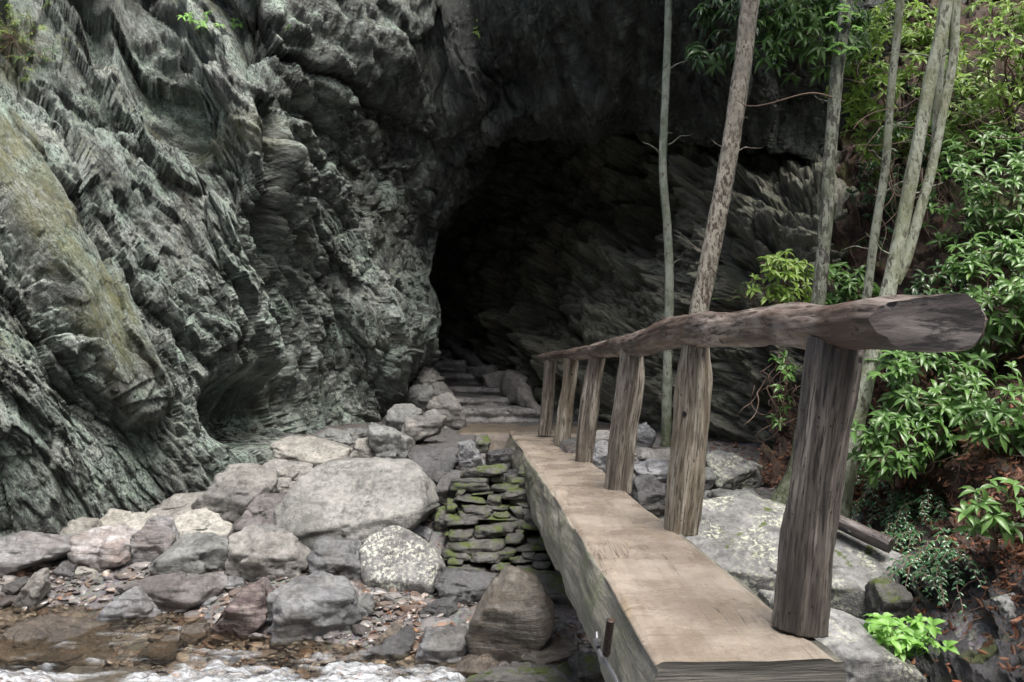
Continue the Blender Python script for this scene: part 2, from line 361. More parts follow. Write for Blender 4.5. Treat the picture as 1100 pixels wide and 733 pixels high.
# back wall of the cave, running out to the right behind the trees
CW = [
 [(330, 560, 22.), (330, 420, 23.), (330, 250, 24.), (330, 80, 24.5), (330, -80, 25.)],
 [(440, 540, 20.5), (440, 400, 21.), (440, 250, 22.), (440, 100, 23.), (440, -80, 24.)],
 [(520, 520, 15.8), (520, 410, 17.6), (520, 260, 19.6), (520, 120, 21.5), (520, -60, 23.)],
 [(600, 500, 13.4), (600, 410, 14.6), (600, 270, 16.8), (600, 150, 18.6), (600, -40, 21.)],
 [(690, 510, 11.9), (690, 400, 12.8), (690, 280, 14.4), (690, 170, 15.8), (690, -20, 18.)],
 [(770, 540, 10.4), (770, 400, 11.0), (770, 290, 11.5), (770, 190, 12.9), (770, 0, 16.)],
 [(850, 560, 9.5), (850, 400, 10.0), (850, 300, 10.3), (850, 215, 11.2), (850, 20, 14.)],
 [(930, 560, 9.1), (930, 410, 9.6), (930, 320, 9.9), (930, 240, 10.5), (930, 80, 13.)],
 [(1020, 560, 9.3), (1020, 420, 9.6), (1020, 330, 10.), (1020, 240, 11.), (1020, 90, 12.5)],
]
C = np.array(CW, float)
tc = warp_t(C, 520, w=[30, 60, 75, 85, 80, 80, 70, 60]); tr = warp_t(C, 380, w=[120, 150, 130, 60])
G = cr(np.transpose(cr(C, tc), (1, 0, 2)), tr)
P = at(G[..., 0], G[..., 1], G[..., 2]); n = normals_grid(P)
if n[200, 300, 1] > 0: n = -n
fr2 = FR2
BED2 = bedding(G[..., 0], G[..., 1], P, 1.25, 1.25, 0, 1)
BED2[..., 0] *= .8
d, Q = beds_disp(BED2, [(.4, .6, 101), (.9, .4, 121), (2., .2, 141), (4.5, .1, 161), (10, .045, 181)], st=(2.1, 1.05, 1.), warp=.45)
wv = .35 * fbm(BED2 * .5, 3, 71)
d = d + .28 * slabsaw(BED2[..., 0] * .9 + wv, 13) + .09 * slabsaw(BED2[..., 0] * 2.6 + 2 * wv, 15) + .03 * ridged(Q * np.array([2.6, 2.2, 2.2]), 4, 3); d = d - d.mean() - .15
px_, py_ = G[..., 0], G[..., 1]
d = d + .55 * (1 - sstep(8, 46, seg(px_, py_, 770, 205, 890, 290)[0])) + .4 * (1 - sstep(4, 26, seg(px_, py_, 540, 350, 640, 420)[0]))
P2 = P + n * d[..., None]; BED2[..., 2] = P2[..., 1] * 1.1
z0 = np.zeros(P2.shape[0] * P2.shape[1])
me = mesh_np('cave_wall', P2.reshape(-1, 3), grid_faces(*P2.shape[:2]), M_cave, attrs={'moss': .25 * (G[..., 0] > 640).ravel() * sstep(.0, .35, vnoise(P * 1.2, 4)).ravel(), 'quartz': z0, 'lich_shade': z0 + .6, 's0': BED2[..., 0].ravel(), 's1': BED2[..., 1].ravel(), 's2': BED2[..., 2].ravel()})
tag(link('cave_wall', me), 'dark layered rock wall at the back of the cave', kind='structure')

# ---------------------------------------------------------------- ground
GP = [(-300, 600, -.75), (-300, 733, -1.4), (-100, 650, -1.18), (0, 652, -1.2), (0, 733, -1.4), (0, 618, -1.0), (0, 578, -.75), (100, 652, -1.2), (100, 615, -1.0), (100, 562, -.7),
 (200, 740, -1.42), (200, 665, -1.22), (200, 622, -1.0), (200, 580, -.8), (205, 530, -.5), (300, 733, -1.42), (300, 692, -1.22), (300, 628, -.98), (300, 577, -.74), (300, 520, -.42), (300, 480, -.15),
 (400, 740, -1.4), (400, 700, -1.2), (400, 640, -1.02), (400, 588, -.75), (400, 503, -.25), (400, 468, -.02), (470, 733, -1.3), (470, 650, -1.03), (462, 560, -.6), (455, 500, -.2), (450, 452, .06),
 (530, 652, -1.05), (530, 733, -1.22), (600, 733, -1.2), (600, 655, -1.03), (540, 618, -1.0), (610, 620, -.95), (520, 500, -.08), (560, 476, -.05),
 (500, 458, -.02), (560, 458, -.02), (620, 462, -.02), (650, 472, -.04), (700, 468, -.03), (715, 480, -.04), (690, 500, -.12), (760, 520, -.32), (700, 560, -.6), (780, 600, -.8),
 (845, 550, -.48), (900, 675, -1.0), (1000, 645, -.8), (1000, 733, -1.05), (1100, 733, -.95), (1100, 650, -.6), (800, 690, -1.1), (700, 700, -1.2), (960, 600, -.7), (1020, 560, -.45), (900, 560, -.5)]
pts = []
for (a, b_, z) in GP:
    u, v = ray(a, b_); D = (z - CAMZ) / v; pts.append((u * D, D, z))
pts += [(-1.4, 15.3, .5), (-1.9, 18.5, 1.2), (-.9, 15.5, .5), (-.9, 18.5, 1.1), (0, 16, .4), (0, 20, 1.3), (-3, 20, 1.4), (-3, 14, .3), (1, 14, .1), (-2.2, 3., -1.45), (1, 3.2, -1.3), (2.2, 3.6, -1.1), (3.6, 3.4, -.85), (0, .5, -1.2), (2.5, 0, -.7), (-4, 1, -1.3), (-7, 4, -1.2), (-6, -3, -.9), (0, -4, -.6), (5, -3, -.2), (5, 3, -.3)]
pts = np.array(pts)
def _tp(r2): return .5 * r2 * np.log(r2 + 1e-12)
_A = pts[:, :2]; _K = _tp(((_A[:, None] - _A[None]) ** 2).sum(-1)) + np.eye(len(_A)) * .02
_Q = np.c_[np.ones(len(_A)), _A]
_sol = np.linalg.solve(np.block([[_K, _Q], [_Q.T, np.zeros((3, 3))]]), np.r_[pts[:, 2], 0, 0, 0])
def ground_z(x, y):
    x = np.asarray(x, float); y = np.asarray(y, float); sh = x.shape; X = np.c_[x.ravel(), y.ravel()]
    out = np.empty(len(X))
    for i in range(0, len(X), 20000):
        q = X[i:i + 20000]; k = _tp(((q[:, None] - _A[None]) ** 2).sum(-1)); out[i:i + 20000] = k @ _sol[:len(_A)] + _sol[len(_A)] + q @ _sol[len(_A) + 1:]
    z = out.reshape(sh)
    core = (1 - sstep(5, 9, np.abs(x))) * sstep(-6, -3, y) * (1 - sstep(20, 24, y))
    bm_x = .5 - .06 * (y - 2.8); bd = np.abs(x - bm_x - .02); cap = -.4 + 4 * sstep(.38, .75, bd) + 4 * sstep(12.0, 12.5, y); z = np.minimum(z, cap)
    z = np.clip(z, -1.6, 2.0) * core + (-.8) * (1 - core)
    z = z + 17 * sstep(-2.5, -11, y) + 10 * sstep(7, 18, x) + 8 * sstep(30, 45, y) + 10 * sstep(-14, -24, x)  # unseen valley sides, added to block low sky light, steepest behind the camera
    return z
def hit(px, py, zoff=0.):
    """where a photo pixel meets the ground"""
    u, v = ray(px, py); D = np.linspace(2.0, 22, 900)
    zr = CAMZ + v * D; zg = ground_z(u * D, D) + zoff
    k = np.argmax(zr <= zg)
    return np.array([u * D[k], D[k], zr[k]]) if zr[k] <= zg[k] else np.array([u * 22, 22., ground_z(np.array(u * 22), np.array(22.))])
xs = np.concatenate([np.linspace(-40, -6, 60)[:-1], np.linspace(-6, 5, 330), np.linspace(5, 40, 60)[1:]])
ys = np.concatenate([np.linspace(-40, 2.5, 70)[:-1], np.linspace(2.5, 15, 380), np.linspace(15, 50, 60)[1:]])
X, Y = np.meshgrid(xs, ys); Z = ground_z(X, Y)
Pn = np.stack([X, Y, Z * 0], -1)
Z = Z + .05 * fbm(Pn * 1.3, 4, 2) + .02 * fbm(Pn * 6, 3, 4)
Z = Z - .4 * np.exp(-((X - .5) / .35) ** 2) * (Y < 8) * (Y > 0) * 0
m_ground, nt, b = mat('gravelly_earth'); g = N(nt); p = g.pos()
peb = g.voro(p, 26, out=1); pd = g.voro(p, 26)
c = g.mix(.6, g.ramp(g.noise(p, 3, 6, .6), [(.35, (.03, .022, .016)), (.65, (.095, .075, .058))]), g.mix(.6, peb, (.1, .085, .07)), 'MIX')
hs = g.node("ShaderNodeHueSaturation"); hs.inputs['Saturation'].default_value = .25; hs.inputs['Value'].default_value = .55; g.put(hs.inputs['Color'], c)
c = g.mix(g.ramp(g.noise(p, .9, 5, .6), [(.5, 0.), (.62, .6)]), hs.outputs[0], (.055, .03, .018))
g.put(b.inputs['Base Color'], c); b.inputs['Roughness'].default_value = .5
g.put(b.inputs['Normal'], g.bump(g.math('ADD', g.math('MULTIPLY', pd, -.8), g.noise(p, 40, 5, .7)), .8, .03))
me = mesh_np('ground', np.stack([X, Y, Z], -1).reshape(-1, 3), grid_faces(len(ys), len(xs)), m_ground)
tag(link('ground', me), 'dark gravelly stream bank and valley floor', kind='structure')

# path landing at the foot of the steps: trodden brown earth
m_path, nt, b = mat('trodden_earth'); g = N(nt); p = g.pos()
g.put(b.inputs['Base Color'], g.ramp(g.noise(p, 5, 7, .65), [(.35, (.10, .08, .06)), (.65, (.19, .16, .125))]))
b.inputs['Roughness'].default_value = .42; g.put(b.inputs['Normal'], g.bump(g.noise(p, 22, 6, .7), .5, .02))
a = np.linspace(0, 1, 60); A_, B_ = np.meshgrid(a, a)
def quadpatch(c00, c10, c11, c01, zf, name, m, label):
    c = [np.array(q, float) for q in (c00, c10, c11, c01)]
    XY = (1 - A_)[..., None] * (1 - B_)[..., None] * c[0] + A_[..., None] * (1 - B_)[..., None] * c[1] + A_[..., None] * B_[..., None] * c[2] + (1 - A_)[..., None] * B_[..., None] * c[3]
    W = np.concatenate([XY, np.zeros(XY.shape[:2] + (1,))], -1)
    W[..., :2] += .07 * np.stack([fbm(W * 2.2, 3, 1), fbm(W * 2.2, 3, 2)], -1)
    W[..., 2] = zf(W[..., 0], W[..., 1]) + .025 * fbm(W * 3, 3, 6)
    e = np.minimum(np.minimum(A_, 1 - A_), np.minimum(B_, 1 - B_)); W[..., 2] -= .35 * (1 - sstep(0, .06, e))
    o = link(name, mesh_np(name, W.reshape(-1, 3), grid_faces(60, 60), m)); return tag(o, label, kind='structure')
quadpatch((-.95, 11.9), (2.1, 11.3), (2.3, 14.0), (-1.0, 14.3), lambda x, y: 0 * x + .0, 'path', m_path, 'trodden brown earth landing before the steps')

# ---------------------------------------------------------------- right bank
CB = [
 [(760, 620, 8.2), (800, 545, 9.0), (830, 480, 9.6), (840, 400, 10.4), (850, 330, 11.4), (860, 200, 13), (870, 0, 15)],
 [(860, 700, 6.6), (880, 600, 7.7), (890, 510, 8.6), (900, 420, 9.2), (900, 320, 9.9), (900, 200, 11.6), (910, 0, 14)],
 [(940, 760, 5.2), (955, 650, 6.5), (960, 560, 7.4), (960, 460, 8.0), (960, 350, 8.6), (960, 200, 10.2), (960, 0, 12)],
 [(1020, 790, 4.7), (1020, 670, 5.7), (1020, 580, 6.4), (1020, 480, 7.1), (1020, 360, 7.9), (1020, 200, 9.2), (1020, 0, 11)],
 [(1100, 800, 4.4), (1100, 690, 5.0), (1100, 600, 5.6), (1100, 500, 6.3), (1100, 380, 7.2), (1100, 200, 8.6), (1100, -20, 10.4)],
 [(1240, 860, 3.6), (1240, 720, 4.3), (1240, 600, 4.9), (1240, 480, 5.7), (1240, 340, 6.6), (1240, 150, 8.), (1240, -60, 9.8)],
 [(1700, 1100, 2.2), (1700, 900, 2.7), (1700, 700, 3.3), (1700, 500, 4.), (1700, 300, 5.), (1700, 60, 6.4), (1700, -200, 8.)],
]
C = np.array(CB, float); tc = warp_t(C, 330, w=[60, 70, 70, 80, 60, 40]); tr = warp_t(C, 360, w=[80, 90, 90, 90, 80, 60])
G = cr(np.transpose(cr(C, tc), (1, 0, 2)), tr)
Pb = at(G[..., 0], G[..., 1], G[..., 2]); nb = normals_grid(Pb)
if nb[150, 150, 1] > 0: nb = -nb
d, Q = rock_disp(Pb, frame((.3, -.3, .9)), [(.8, .16, 201), (2., .09, 221), (5, .04, 241)], stretch=(2.4, 1, 1))
d = d + .08 * fbm(Pb * 2, 4, 4) + .02 * fbm(Pb * 11, 3, 8)
Pb = Pb + nb * d[..., None]; BANK = (Pb, nb, G)
m_bank, nt, b = mat('bank_soil'); g = N(nt); p = g.pos()
slate = g.ramp(g.noise(g.mapping(p, rot=(.6, .3, 0), scale=(1, 1, 5)), 3, 8, .7), [(.35, (.018, .018, .019)), (.65, (.075, .075, .08))])
c = g.ramp(g.noise(p, 5, 8, .7), [(.35, (.022, .014, .009)), (.5, (.055, .032, .02)), (.68, (.13, .065, .038))])
low = g.maprange(g.sep(p, 2), -.55, -.25)
lowm = g.math('ADD', low, g.math('MULTIPLY', g.math('SUBTRACT', g.noise(p, 2.2, 4, .6), .5), 1.6), clamp=True)
c = g.mix(lowm, slate, c)
mo = g.math('MULTIPLY', g.ramp(g.noise(p, 1.7, 6, .65), [(.54, 0.), (.62, .8)]), g.ramp(g.sep(g.nrm(), 2), [(.0, 0.), (.4, 1.)]))
c = g.mix(mo, c, g.mix(g.noise(p, 30, 4, .7), (.03, .045, .012), (.11, .13, .025)))
g.put(b.inputs['Base Color'], c); g.put(b.inputs['Roughness'], g.maprange(lowm, 0, 1, .3, .75))
g.put(b.inputs['Normal'], g.bump(g.math('ADD', g.noise(p, 14, 7, .75), g.math('MULTIPLY', g.noise(p, 60, 4, .7), .4)), .9, .05))
me = mesh_np('bank', Pb.reshape(-1, 3), grid_faces(*Pb.shape[:2]), m_bank)
tag(link('bank', me), 'steep brown earth bank with leaf litter and dark wet slate', kind='structure')

# ---------------------------------------------------------------- stream
WZ = -1.19
xs = np.linspace(-8, 1.7, 700); ys = np.linspace(.5, 8.6, 560); X, Y = np.meshgrid(xs, ys)
Pn = np.stack([X, Y, 0 * X], -1)
wx, wy = to_px(np.stack([X, Y, 0 * X + WZ], -1))
line = 724 + 7 * np.sin(wx / 70.) + 22 * fbm(Pn * 1.6, 3, 31)          # where it turns to white water
foam = sstep(-14, 12, wy - line + 34 * fbm(Pn * np.array([3.2, 6, 1]), 4, 12) - 30 * sstep(470, 560, wx) - 4) * sstep(-900, -300, wx + 600)
foam = np.maximum(foam, .5 * sstep(.22, .5, fbm(Pn * np.array([2.2, 5., 1]), 4, 55)) * sstep(655, 690, wy))
Zw = WZ + .012 * fbm(Pn * np.array([4, 7, 1]), 3, 5) + .006 * fbm(Pn * 22, 2, 9) + foam * (.035 * ridged(Pn * 5, 3, 3) + .02 * fbm(Pn * 18, 3, 6)) + .05 * fbm(Pn * np.array([1.2, 2.2, 1]), 2, 15) * sstep(690, 730, wy)
m_w = bpy.data.materials.new('stream_water'); m_w.use_nodes = True; nt = m_w.node_tree; nt.nodes.clear(); g = N(nt); p = g.pos()
out = g.node("ShaderNodeOutputMaterial"); tr_ = g.node("ShaderNodeBsdfTransparent"); tr_.inputs[0].default_value = (.84, .78, .68, 1)
gl = g.node("ShaderNodeBsdfGlossy"); gl.inputs['Roughness'].default_value = .06; fr_ = g.node("ShaderNodeFresnel"); fr_.inputs[0].default_value = 1.33
bm_ = g.bump(g.math('ADD', g.noise(g.mapping(p, scale=(1, 2, 1)), 14, 4, .6), g.math('MULTIPLY', g.noise(p, 50, 3, .6), .3)), .5, .04)
g.put(gl.inputs['Normal'], bm_); g.put(fr_.inputs['Normal'], bm_)
mx = g.node("ShaderNodeMixShader"); g.put(mx.inputs[0], fr_.outputs[0]); nt.links.new(tr_.outputs[0], mx.inputs[1]); nt.links.new(gl.outputs[0], mx.inputs[2])
fo = g.node("ShaderNodeBsdfPrincipled"); fo.inputs['Base Color'].default_value = (.56, .60, .64, 1); fo.inputs['Roughness'].default_value = .45
g.put(fo.inputs['Normal'], g.bump(g.noise(p, 60, 5, .7), .6, .02))
ff = g.math('MULTIPLY', g.attr('foam'), g.ramp(g.noise(g.mapping(p, scale=(1, 2.6, 1)), 7, 9, .72, .8), [(.36, .0), (.64, .92)]), clamp=True)
mx2 = g.node("ShaderNodeMixShader"); g.put(mx2.inputs[0], ff); nt.links.new(mx.outputs[0], mx2.inputs[1]); nt.links.new(fo.outputs[0], mx2.inputs[2]); nt.links.new(mx2.outputs[0], out.inputs[0])
me = mesh_np('stream', np.stack([X, Y, Zw], -1).reshape(-1, 3), grid_faces(len(ys), len(xs)), m_w, attrs={'foam': foam.ravel()})
tag(link('stream', me), 'shallow clear brown stream breaking into white water', kind='structure')

# ---------------------------------------------------------------- stones
RM = {
 'tan':    rock_mat('tan_stone', (.19, .18, .15), (.34, .325, .285), (.15, .15, .145), rough=(.5, .75)),
 'cream':  rock_mat('cream_stone', (.27, .26, .20), (.42, .40, .33), (.2, .2, .17), rough=(.55, .8)),
 'grey':   rock_mat('grey_stone', (.10, .11, .12), (.23, .245, .26), (.15, .14, .12), rough=(.22, .5)),
 'dark':   rock_mat('dark_wet_stone', (.035, .036, .04), (.10, .105, .11), (.07, .06, .05), rough=(.18, .4), spec=.7),
 'lilac':  rock_mat('lilac_stone', (.19, .19, .205), (.36, .36, .37), (.20, .14, .115), band=.35, rough=(.28, .5), spec=.6),
 'pink':   rock_mat('pink_white_stone', (.27, .24, .24), (.46, .45, .45), (.24, .16, .12), band=.5, rough=(.28, .5), bandcol=(.16, .12, .10)),
 'purple': rock_mat('purple_brown_stone', (.08, .066, .066), (.18, .155, .15), (.27, .26, .25), rough=(.3, .5)),
 'brown':  rock_mat('brown_wet_stone', (.06, .042, .024), (.17, .115, .06), (.11, .1, .08), rough=(.12, .35), spec=.7),
 'striped': rock_mat('striped_stone', (.12, .085, .075), (.30, .22, .19), (.12, .1, .1), band=.8, rough=(.2, .45), bandcol=(.06, .04, .04)),
 'banded': rock_mat('banded_stone', (.10, .085, .06), (.21, .185, .14), (.14, .13, .11), band=.6, rough=(.3, .55), bandcol=(.06, .045, .03)),
 'big':    rock_mat('large_grey_green_stone', (.175, .18, .155), (.30, .30, .265), (.12, .125, .105), lichen=.0, rough=(.5, .75)),
 'lichen': rock_mat('lichened_stone', (.10, .10, .10), (.22, .22, .22), (.12, .11, .1), lichen=.72, rough=(.4, .7), lichcol=(.50, .52, .45)),
 'lich_shade2':  rock_mat('wet_lichened_stone', (.13, .135, .13), (.27, .275, .27), (.10, .10, .095), lichen=.55, moss=.12, rough=(.22, .5), lichcol=(.42, .44, .35), spec=.6),
 'green':  rock_mat('green_grey_stone', (.11, .125, .115), (.25, .27, .255), (.17, .17, .14), rough=(.25, .55)),
 'moss':   rock_mat('mossy_stone', (.06, .06, .05), (.15, .145, .12), (.09, .08, .07), moss=.47, rough=(.3, .55)),
 'mossd':  rock_mat('damp_mossy_stone', (.05, .05, .045), (.14, .135, .12), (.10, .09, .08), moss=.45, rough=(.25, .5)),
 'blue':   rock_mat('blue_grey_stone', (.15, .165, .19), (.33, .35, .38), (.22, .2, .2), band=.3, rough=(.22, .45), spec=.6),
}
def ico(sub):
    bm = bmesh.new(); bmesh.ops.create_icosphere(bm, subdivisions=sub, radius=1); bm.verts.ensure_lookup_table()
    V = np.array([v.co[:] for v in bm.verts]); Fc = np.array([[v.index for v in f.verts] for f in bm.faces]); bm.free(); return V, Fc
ICO = {k: ico(k) for k in (1, 2, 3, 4, 5, 6)}
def hull(pts_):
    p = sorted(set(map(tuple, pts_)))
    def half(p):
        h = []
        for q in p:
            while len(h) >= 2 and (h[-1][0] - h[-2][0]) * (q[1] - h[-2][1]) - (h[-1][1] - h[-2][1]) * (q[0] - h[-2][0]) <= 0: h.pop()
            h.append(q)
        return h
    a, b2 = half(p), half(p[::-1]); return np.array(a[:-1] + b2[:-1])          # counter-clockwise
def stone_mesh(poly, depth, seed, sub=5, ridge=.45, slope=.9, rough=.03, sharp=60, slabs=0.):
    """convex silhouette (metres, x right, z up, about its centre) -> a solid stone of the given depth"""
    r = np.random.default_rng(seed); H = hull(poly); Nn, Hh = [], []
    for i in range(len(H)):
        a, b2 = H[i], H[(i + 1) % len(H)]; e = b2 - a; L = np.hypot(*e)
        if L < 1e-4: continue
        nn = np.array([e[1], -e[0]]) / L; h = nn @ a
        ty = r.uniform(-.25, .25); q = np.array([nn[0], ty, nn[1]]); k = np.linalg.norm(q); Nn.append(q / k); Hh.append(max(h, .01) / k)
    zmin, zmax = H[:, 1].min(), H[:, 1].max(); w = H[:, 0].max() - H[:, 0].min()
    # the ridge between the top and the front face
    zr = zmin + (zmax - zmin) * ridge
    def plane(nv, pt):
        nv = np.array(nv, float); nv /= np.linalg.norm(nv); h = nv @ np.array(pt, float)
        if h > .01: Nn.append(nv); Hh.append(h)
    f = depth / 2
    plane((r.uniform(-.12, .12), -1, slope + .15 * r.random()), (0, -f, zr))           # sloping top-front face
    plane((r.uniform(-.3, .3), -1, -.22 + r.uniform(-.1, .1)), (0, -f, zr))            # front face
    plane((.8, -1, r.uniform(-.1, .5)), (w * .30, -f, zr)); plane((-.8, -1, r.uniform(-.1, .5)), (-w * .30, -f, zr))
    plane((r.uniform(-.2, .2), 1, .5), (0, f, zr)); plane((0, 1, -.2), (0, f, zr))
    for _ in range(4):
        v = r.normal(size=3); v[1] = abs(v[1]) * r.choice([-1, 1]); v /= np.linalg.norm(v)
        s = np.abs(v) @ np.array([w / 2, f, (zmax - zmin) / 2]); plane(v, v * s * r.uniform(.82, .97))
    Nn, Hh = np.array(Nn), np.array(Hh)
    V, Fc = ICO[sub]; V = V * np.array([w / 2, f, (zmax - zmin) / 2]); V = V / np.linalg.norm(V, axis=1, keepdims=True)
    q = np.clip((V @ Nn.T) / Hh, 0, None); R = (q ** sharp).sum(1) ** (-1 / sharp)
    P_ = V * R[:, None]; sz = (w + zmax - zmin) / 2
    o = seed * 7.13 % 91
    hgt, e = facets(P_ / sz * 2.2 + o, 3); h2, e2 = facets(P_ / sz * np.array([5, 5, 9]) + o, 5)
    dd = rough * sz * (1.5 * hgt + .8 * h2 + .6 * fbm(P_ / sz * 3 + o, 4, 2) + .22 * fbm(P_ / sz * 16 + o, 3, 9))
    if slabs:                                             # stepped layers
        u = (P_ @ np.array([.12, -.25, 1.])) / sz * 9 + .8 * fbm(P_ / sz * 2 + o, 3, 4); fl = u - np.floor(u)
        dd = dd + slabs * sz * (.5 * (_r(np.floor(u).astype(np.int64), 0 * Fc.shape[0] + np.zeros(len(u), np.int64), np.zeros(len(u), np.int64), seed) - .5) - .35 * np.exp(-fl * 9))
    return P_ + V * dd[:, None], Fc
STONES = []
def stone(label, poly, m='grey', zoff=0., k=.75, ridge=.5, slope=.9, rough=.05, sub=None, D=None, name='boulder', group='loose stones on the stream bank', seed=None, slabs=0., cat='rock', sharp=60, embed=.05):
    poly = np.array(poly, float); i = len(STONES); seed = seed or 100 + i
    bx = poly[:, 0].mean(); x0, x1 = poly[:, 0].min(), poly[:, 0].max(); y0, y1 = poly[:, 1].min(), poly[:, 1].max()
    cx, cy = (x0 + x1) / 2, (y0 + y1) / 2
    if D is None:
        h = hit(cx, y1, zoff); D0 = h[1]
        wm = (x1 - x0) / F * D0; hm = (y1 - y0) / F * D0; dep = k * min(wm, 1.9 * hm + .1); D = D0 + dep * .42
    c = at(cx, cy, D); pw = (at(poly[:, 0], poly[:, 1], D) - c) * 1.06; wm = np.ptp(pw[:, 0]); hm = np.ptp(pw[:, 2]); dep = k * min(wm, 1.9 * hm + .1)
    if sub is None: sub = 6 if (x1 - x0) > 110 else 5 if (x1 - x0) > 24 else 4
    V, Fc = stone_mesh(pw[:, [0, 2]], dep, seed, sub, ridge, slope, rough, sharp, slabs)
    o = link(name, mesh_np(name, V, Fc, RM[m]), loc=tuple(c)); tag(o, label, cat, group); STONES.append(o); return o

BANK_G = 'stones heaped between the cliff and the stream'
def S(label, poly, m='grey', **kw): return stone(label, poly, m, **kw)
S('long purplish grey slab lying at the far left edge below the cliff', [(-18, 583), (0, 579), (19, 575), (63, 577), (79, 585), (76, 596), (49, 607), (16, 617), (-18, 620)], 'lilac', ridge=.55, slabs=.03, group=BANK_G)
S('small pale stone wedged behind the purplish slab and the pinkish one', [(58, 576), (79, 559), (101, 560), (103, 572), (84, 586), (61, 582)], 'cream', group=BANK_G)
S('flat cream slab leaning at the cliff foot left above the lilac egg-shaped stone', [(101, 568), (117, 549), (153, 546), (162, 558), (147, 576), (123, 580)], 'cream', ridge=.2, slope=1.5, group=BANK_G)
S('pinkish white layered stone with brown streaks, left of the egg-shaped one', [(79, 587), (90, 573), (117, 569), (142, 579), (143, 592), (134, 605), (109, 613), (84, 606)], 'pink', slabs=.05, ridge=.6, group=BANK_G)
S('egg-shaped pale lilac stone standing on its narrow end', [(138, 592), (145, 577), (166, 557), (180, 561), (188, 577), (185, 591), (172, 603), (153, 606), (139, 601)], 'lilac', ridge=.5, slope=.4, group=BANK_G)
S('low flat tan stone at the cliff foot left of the big tan boulder', [(155, 553), (188, 533), (216, 533), (220, 547), (198, 560), (169, 562)], 'tan', ridge=.3, slope=1.4, group=BANK_G)
S('big rounded tan boulder under the dark hollow of the cliff', [(217, 536), (238, 511), (262, 507), (288, 508), (297, 517), (292, 531), (262, 563), (248, 562), (219, 549)], 'tan', ridge=.55, group=BANK_G)
S('flat pale stone with straw lying on it below the big tan boulder', [(188, 567), (196, 553), (218, 551), (248, 565), (250, 577), (207, 582), (191, 580)], 'cream', ridge=.3, slope=1.6, group=BANK_G)
S('purple-brown triangular boulder between the big tan and the largest grey boulder', [(249, 568), (277, 535), (305, 533), (315, 545), (313, 574), (258, 576)], 'purple', ridge=.35, slope=.7, group=BANK_G)
S('grey rounded stone with a bluish shiny end beside the tan oval one', [(171, 607), (174, 596), (191, 584), (224, 577), (254, 590), (254, 599), (232, 616), (196, 620)], 'green', ridge=.7, group=BANK_G)
S('tan oval boulder with a pale flat top in the middle of the bank', [(247, 600), (250, 577), (268, 570), (300, 571), (318, 577), (337, 594), (329, 613), (288, 623), (258, 614)], 'tan', ridge=.62, slope=1.3, group=BANK_G)
S('long white flat-topped stone on the left behind the largest boulder', [(288, 487), (302, 474), (340, 471), (377, 484), (376, 494), (326, 502), (291, 496)], 'cream', ridge=.4, slope=1.2, group=BANK_G)
S('narrow grey stone under the long white flat-topped one', [(282, 500), (291, 497), (333, 503), (331, 517), (294, 517)], 'tan', ridge=.5, group=BANK_G)
S('small brown-edged block filling the gap left of the largest boulder', [(291, 526), (296, 516), (321, 518), (325, 526), (314, 538)], 'tan', group=BANK_G)
S('largest grey-green boulder with a broad smooth top in the middle of the bank', [(312, 552), (318, 531), (338, 502), (373, 496), (441, 497), (457, 513), (467, 539), (441, 568), (395, 587), (343, 580), (313, 577)], 'big', ridge=.42, slope=1.25, rough=.02, seed=203, k=.85, group=BANK_G)
S('grey angular stone below the largest boulder, left of the lichened one', [(335, 597), (343, 584), (375, 585), (389, 599), (393, 615), (381, 626), (348, 619)], 'grey', ridge=.6, group=BANK_G)
S('boulder spotted with white lichen on its sloping top', [(388, 592), (397, 577), (427, 569), (445, 577), (478, 607), (455, 629), (405, 633), (392, 617)], 'lichen', ridge=.3, slope=.8, rough=.02, group=BANK_G)
S('dark greenish flat stone in the shade of the cliff behind the white slab', [(340, 468), (355, 461), (377, 465), (381, 474), (366, 481), (345, 475)], 'green', ridge=.5, group=BANK_G)
S('small olive stone against the cliff foot above the cream block', [(371, 466), (378, 460), (394, 461), (398, 469), (386, 473)], 'green', group=BANK_G)
S('rounded cream block behind the largest boulder, left of the square-cut one', [(378, 485), (383, 474), (398, 470), (411, 484), (410, 498), (380, 498)], 'cream', ridge=.6, group=BANK_G)
S('square-cut pale green block standing on the back edge of the largest boulder', [(397, 464), (403, 456), (425, 466), (442, 472), (442, 496), (412, 498), (405, 482)], 'green', ridge=.75, slope=1.6, group=BANK_G, sharp=90)
S('pale faceted block against the cliff above the square-cut one', [(410, 458), (425, 437), (441, 435), (454, 444), (440, 456), (427, 468)], 'green', group=BANK_G, zoff=.1)
S('beige angular block at the left rim of the landing', [(431, 466), (438, 452), (465, 443), (477, 450), (470, 465), (446, 475)], 'tan', ridge=.6, group=BANK_G, zoff=.05)
CURB_G = 'stones edging the left side of the steps'
S('rounded grey-beige stone at the cliff corner beside the middle steps', [(446, 417), (446, 404), (455, 394), (467, 401), (477, 418), (465, 424)], 'tan', group=CURB_G, D=14.0)
S('grey stone against the cliff beside the lower steps, below the rounded one', [(439, 434), (442, 418), (451, 410), (463, 415), (465, 435), (453, 444)], 'green', group=CURB_G, D=13.5)
S('brown-sided stone between the edging stones and the second step', [(461, 432), (460, 416), (470, 410), (480, 417), (487, 428), (474, 436)], 'tan', group=CURB_G, D=13.7)
S('orange-stained tan boulder beside the bottom step', [(462, 441), (465, 427), (479, 422), (491, 431), (501, 446), (498, 458), (476, 455)], 'tan', ridge=.6, group=CURB_G, D=13.0, seed=311)
S('low pale stone tucked against the cliff left of the orange-stained boulder', [(428, 442), (439, 435), (453, 442), (452, 456), (432, 460)], 'cream', group=CURB_G, D=12.9)
S('small pale stone at the corner of the landing and the bottom step', [(474, 461), (480, 452), (494, 451), (500, 459), (488, 465)], 'cream', group=CURB_G, D=13.0)
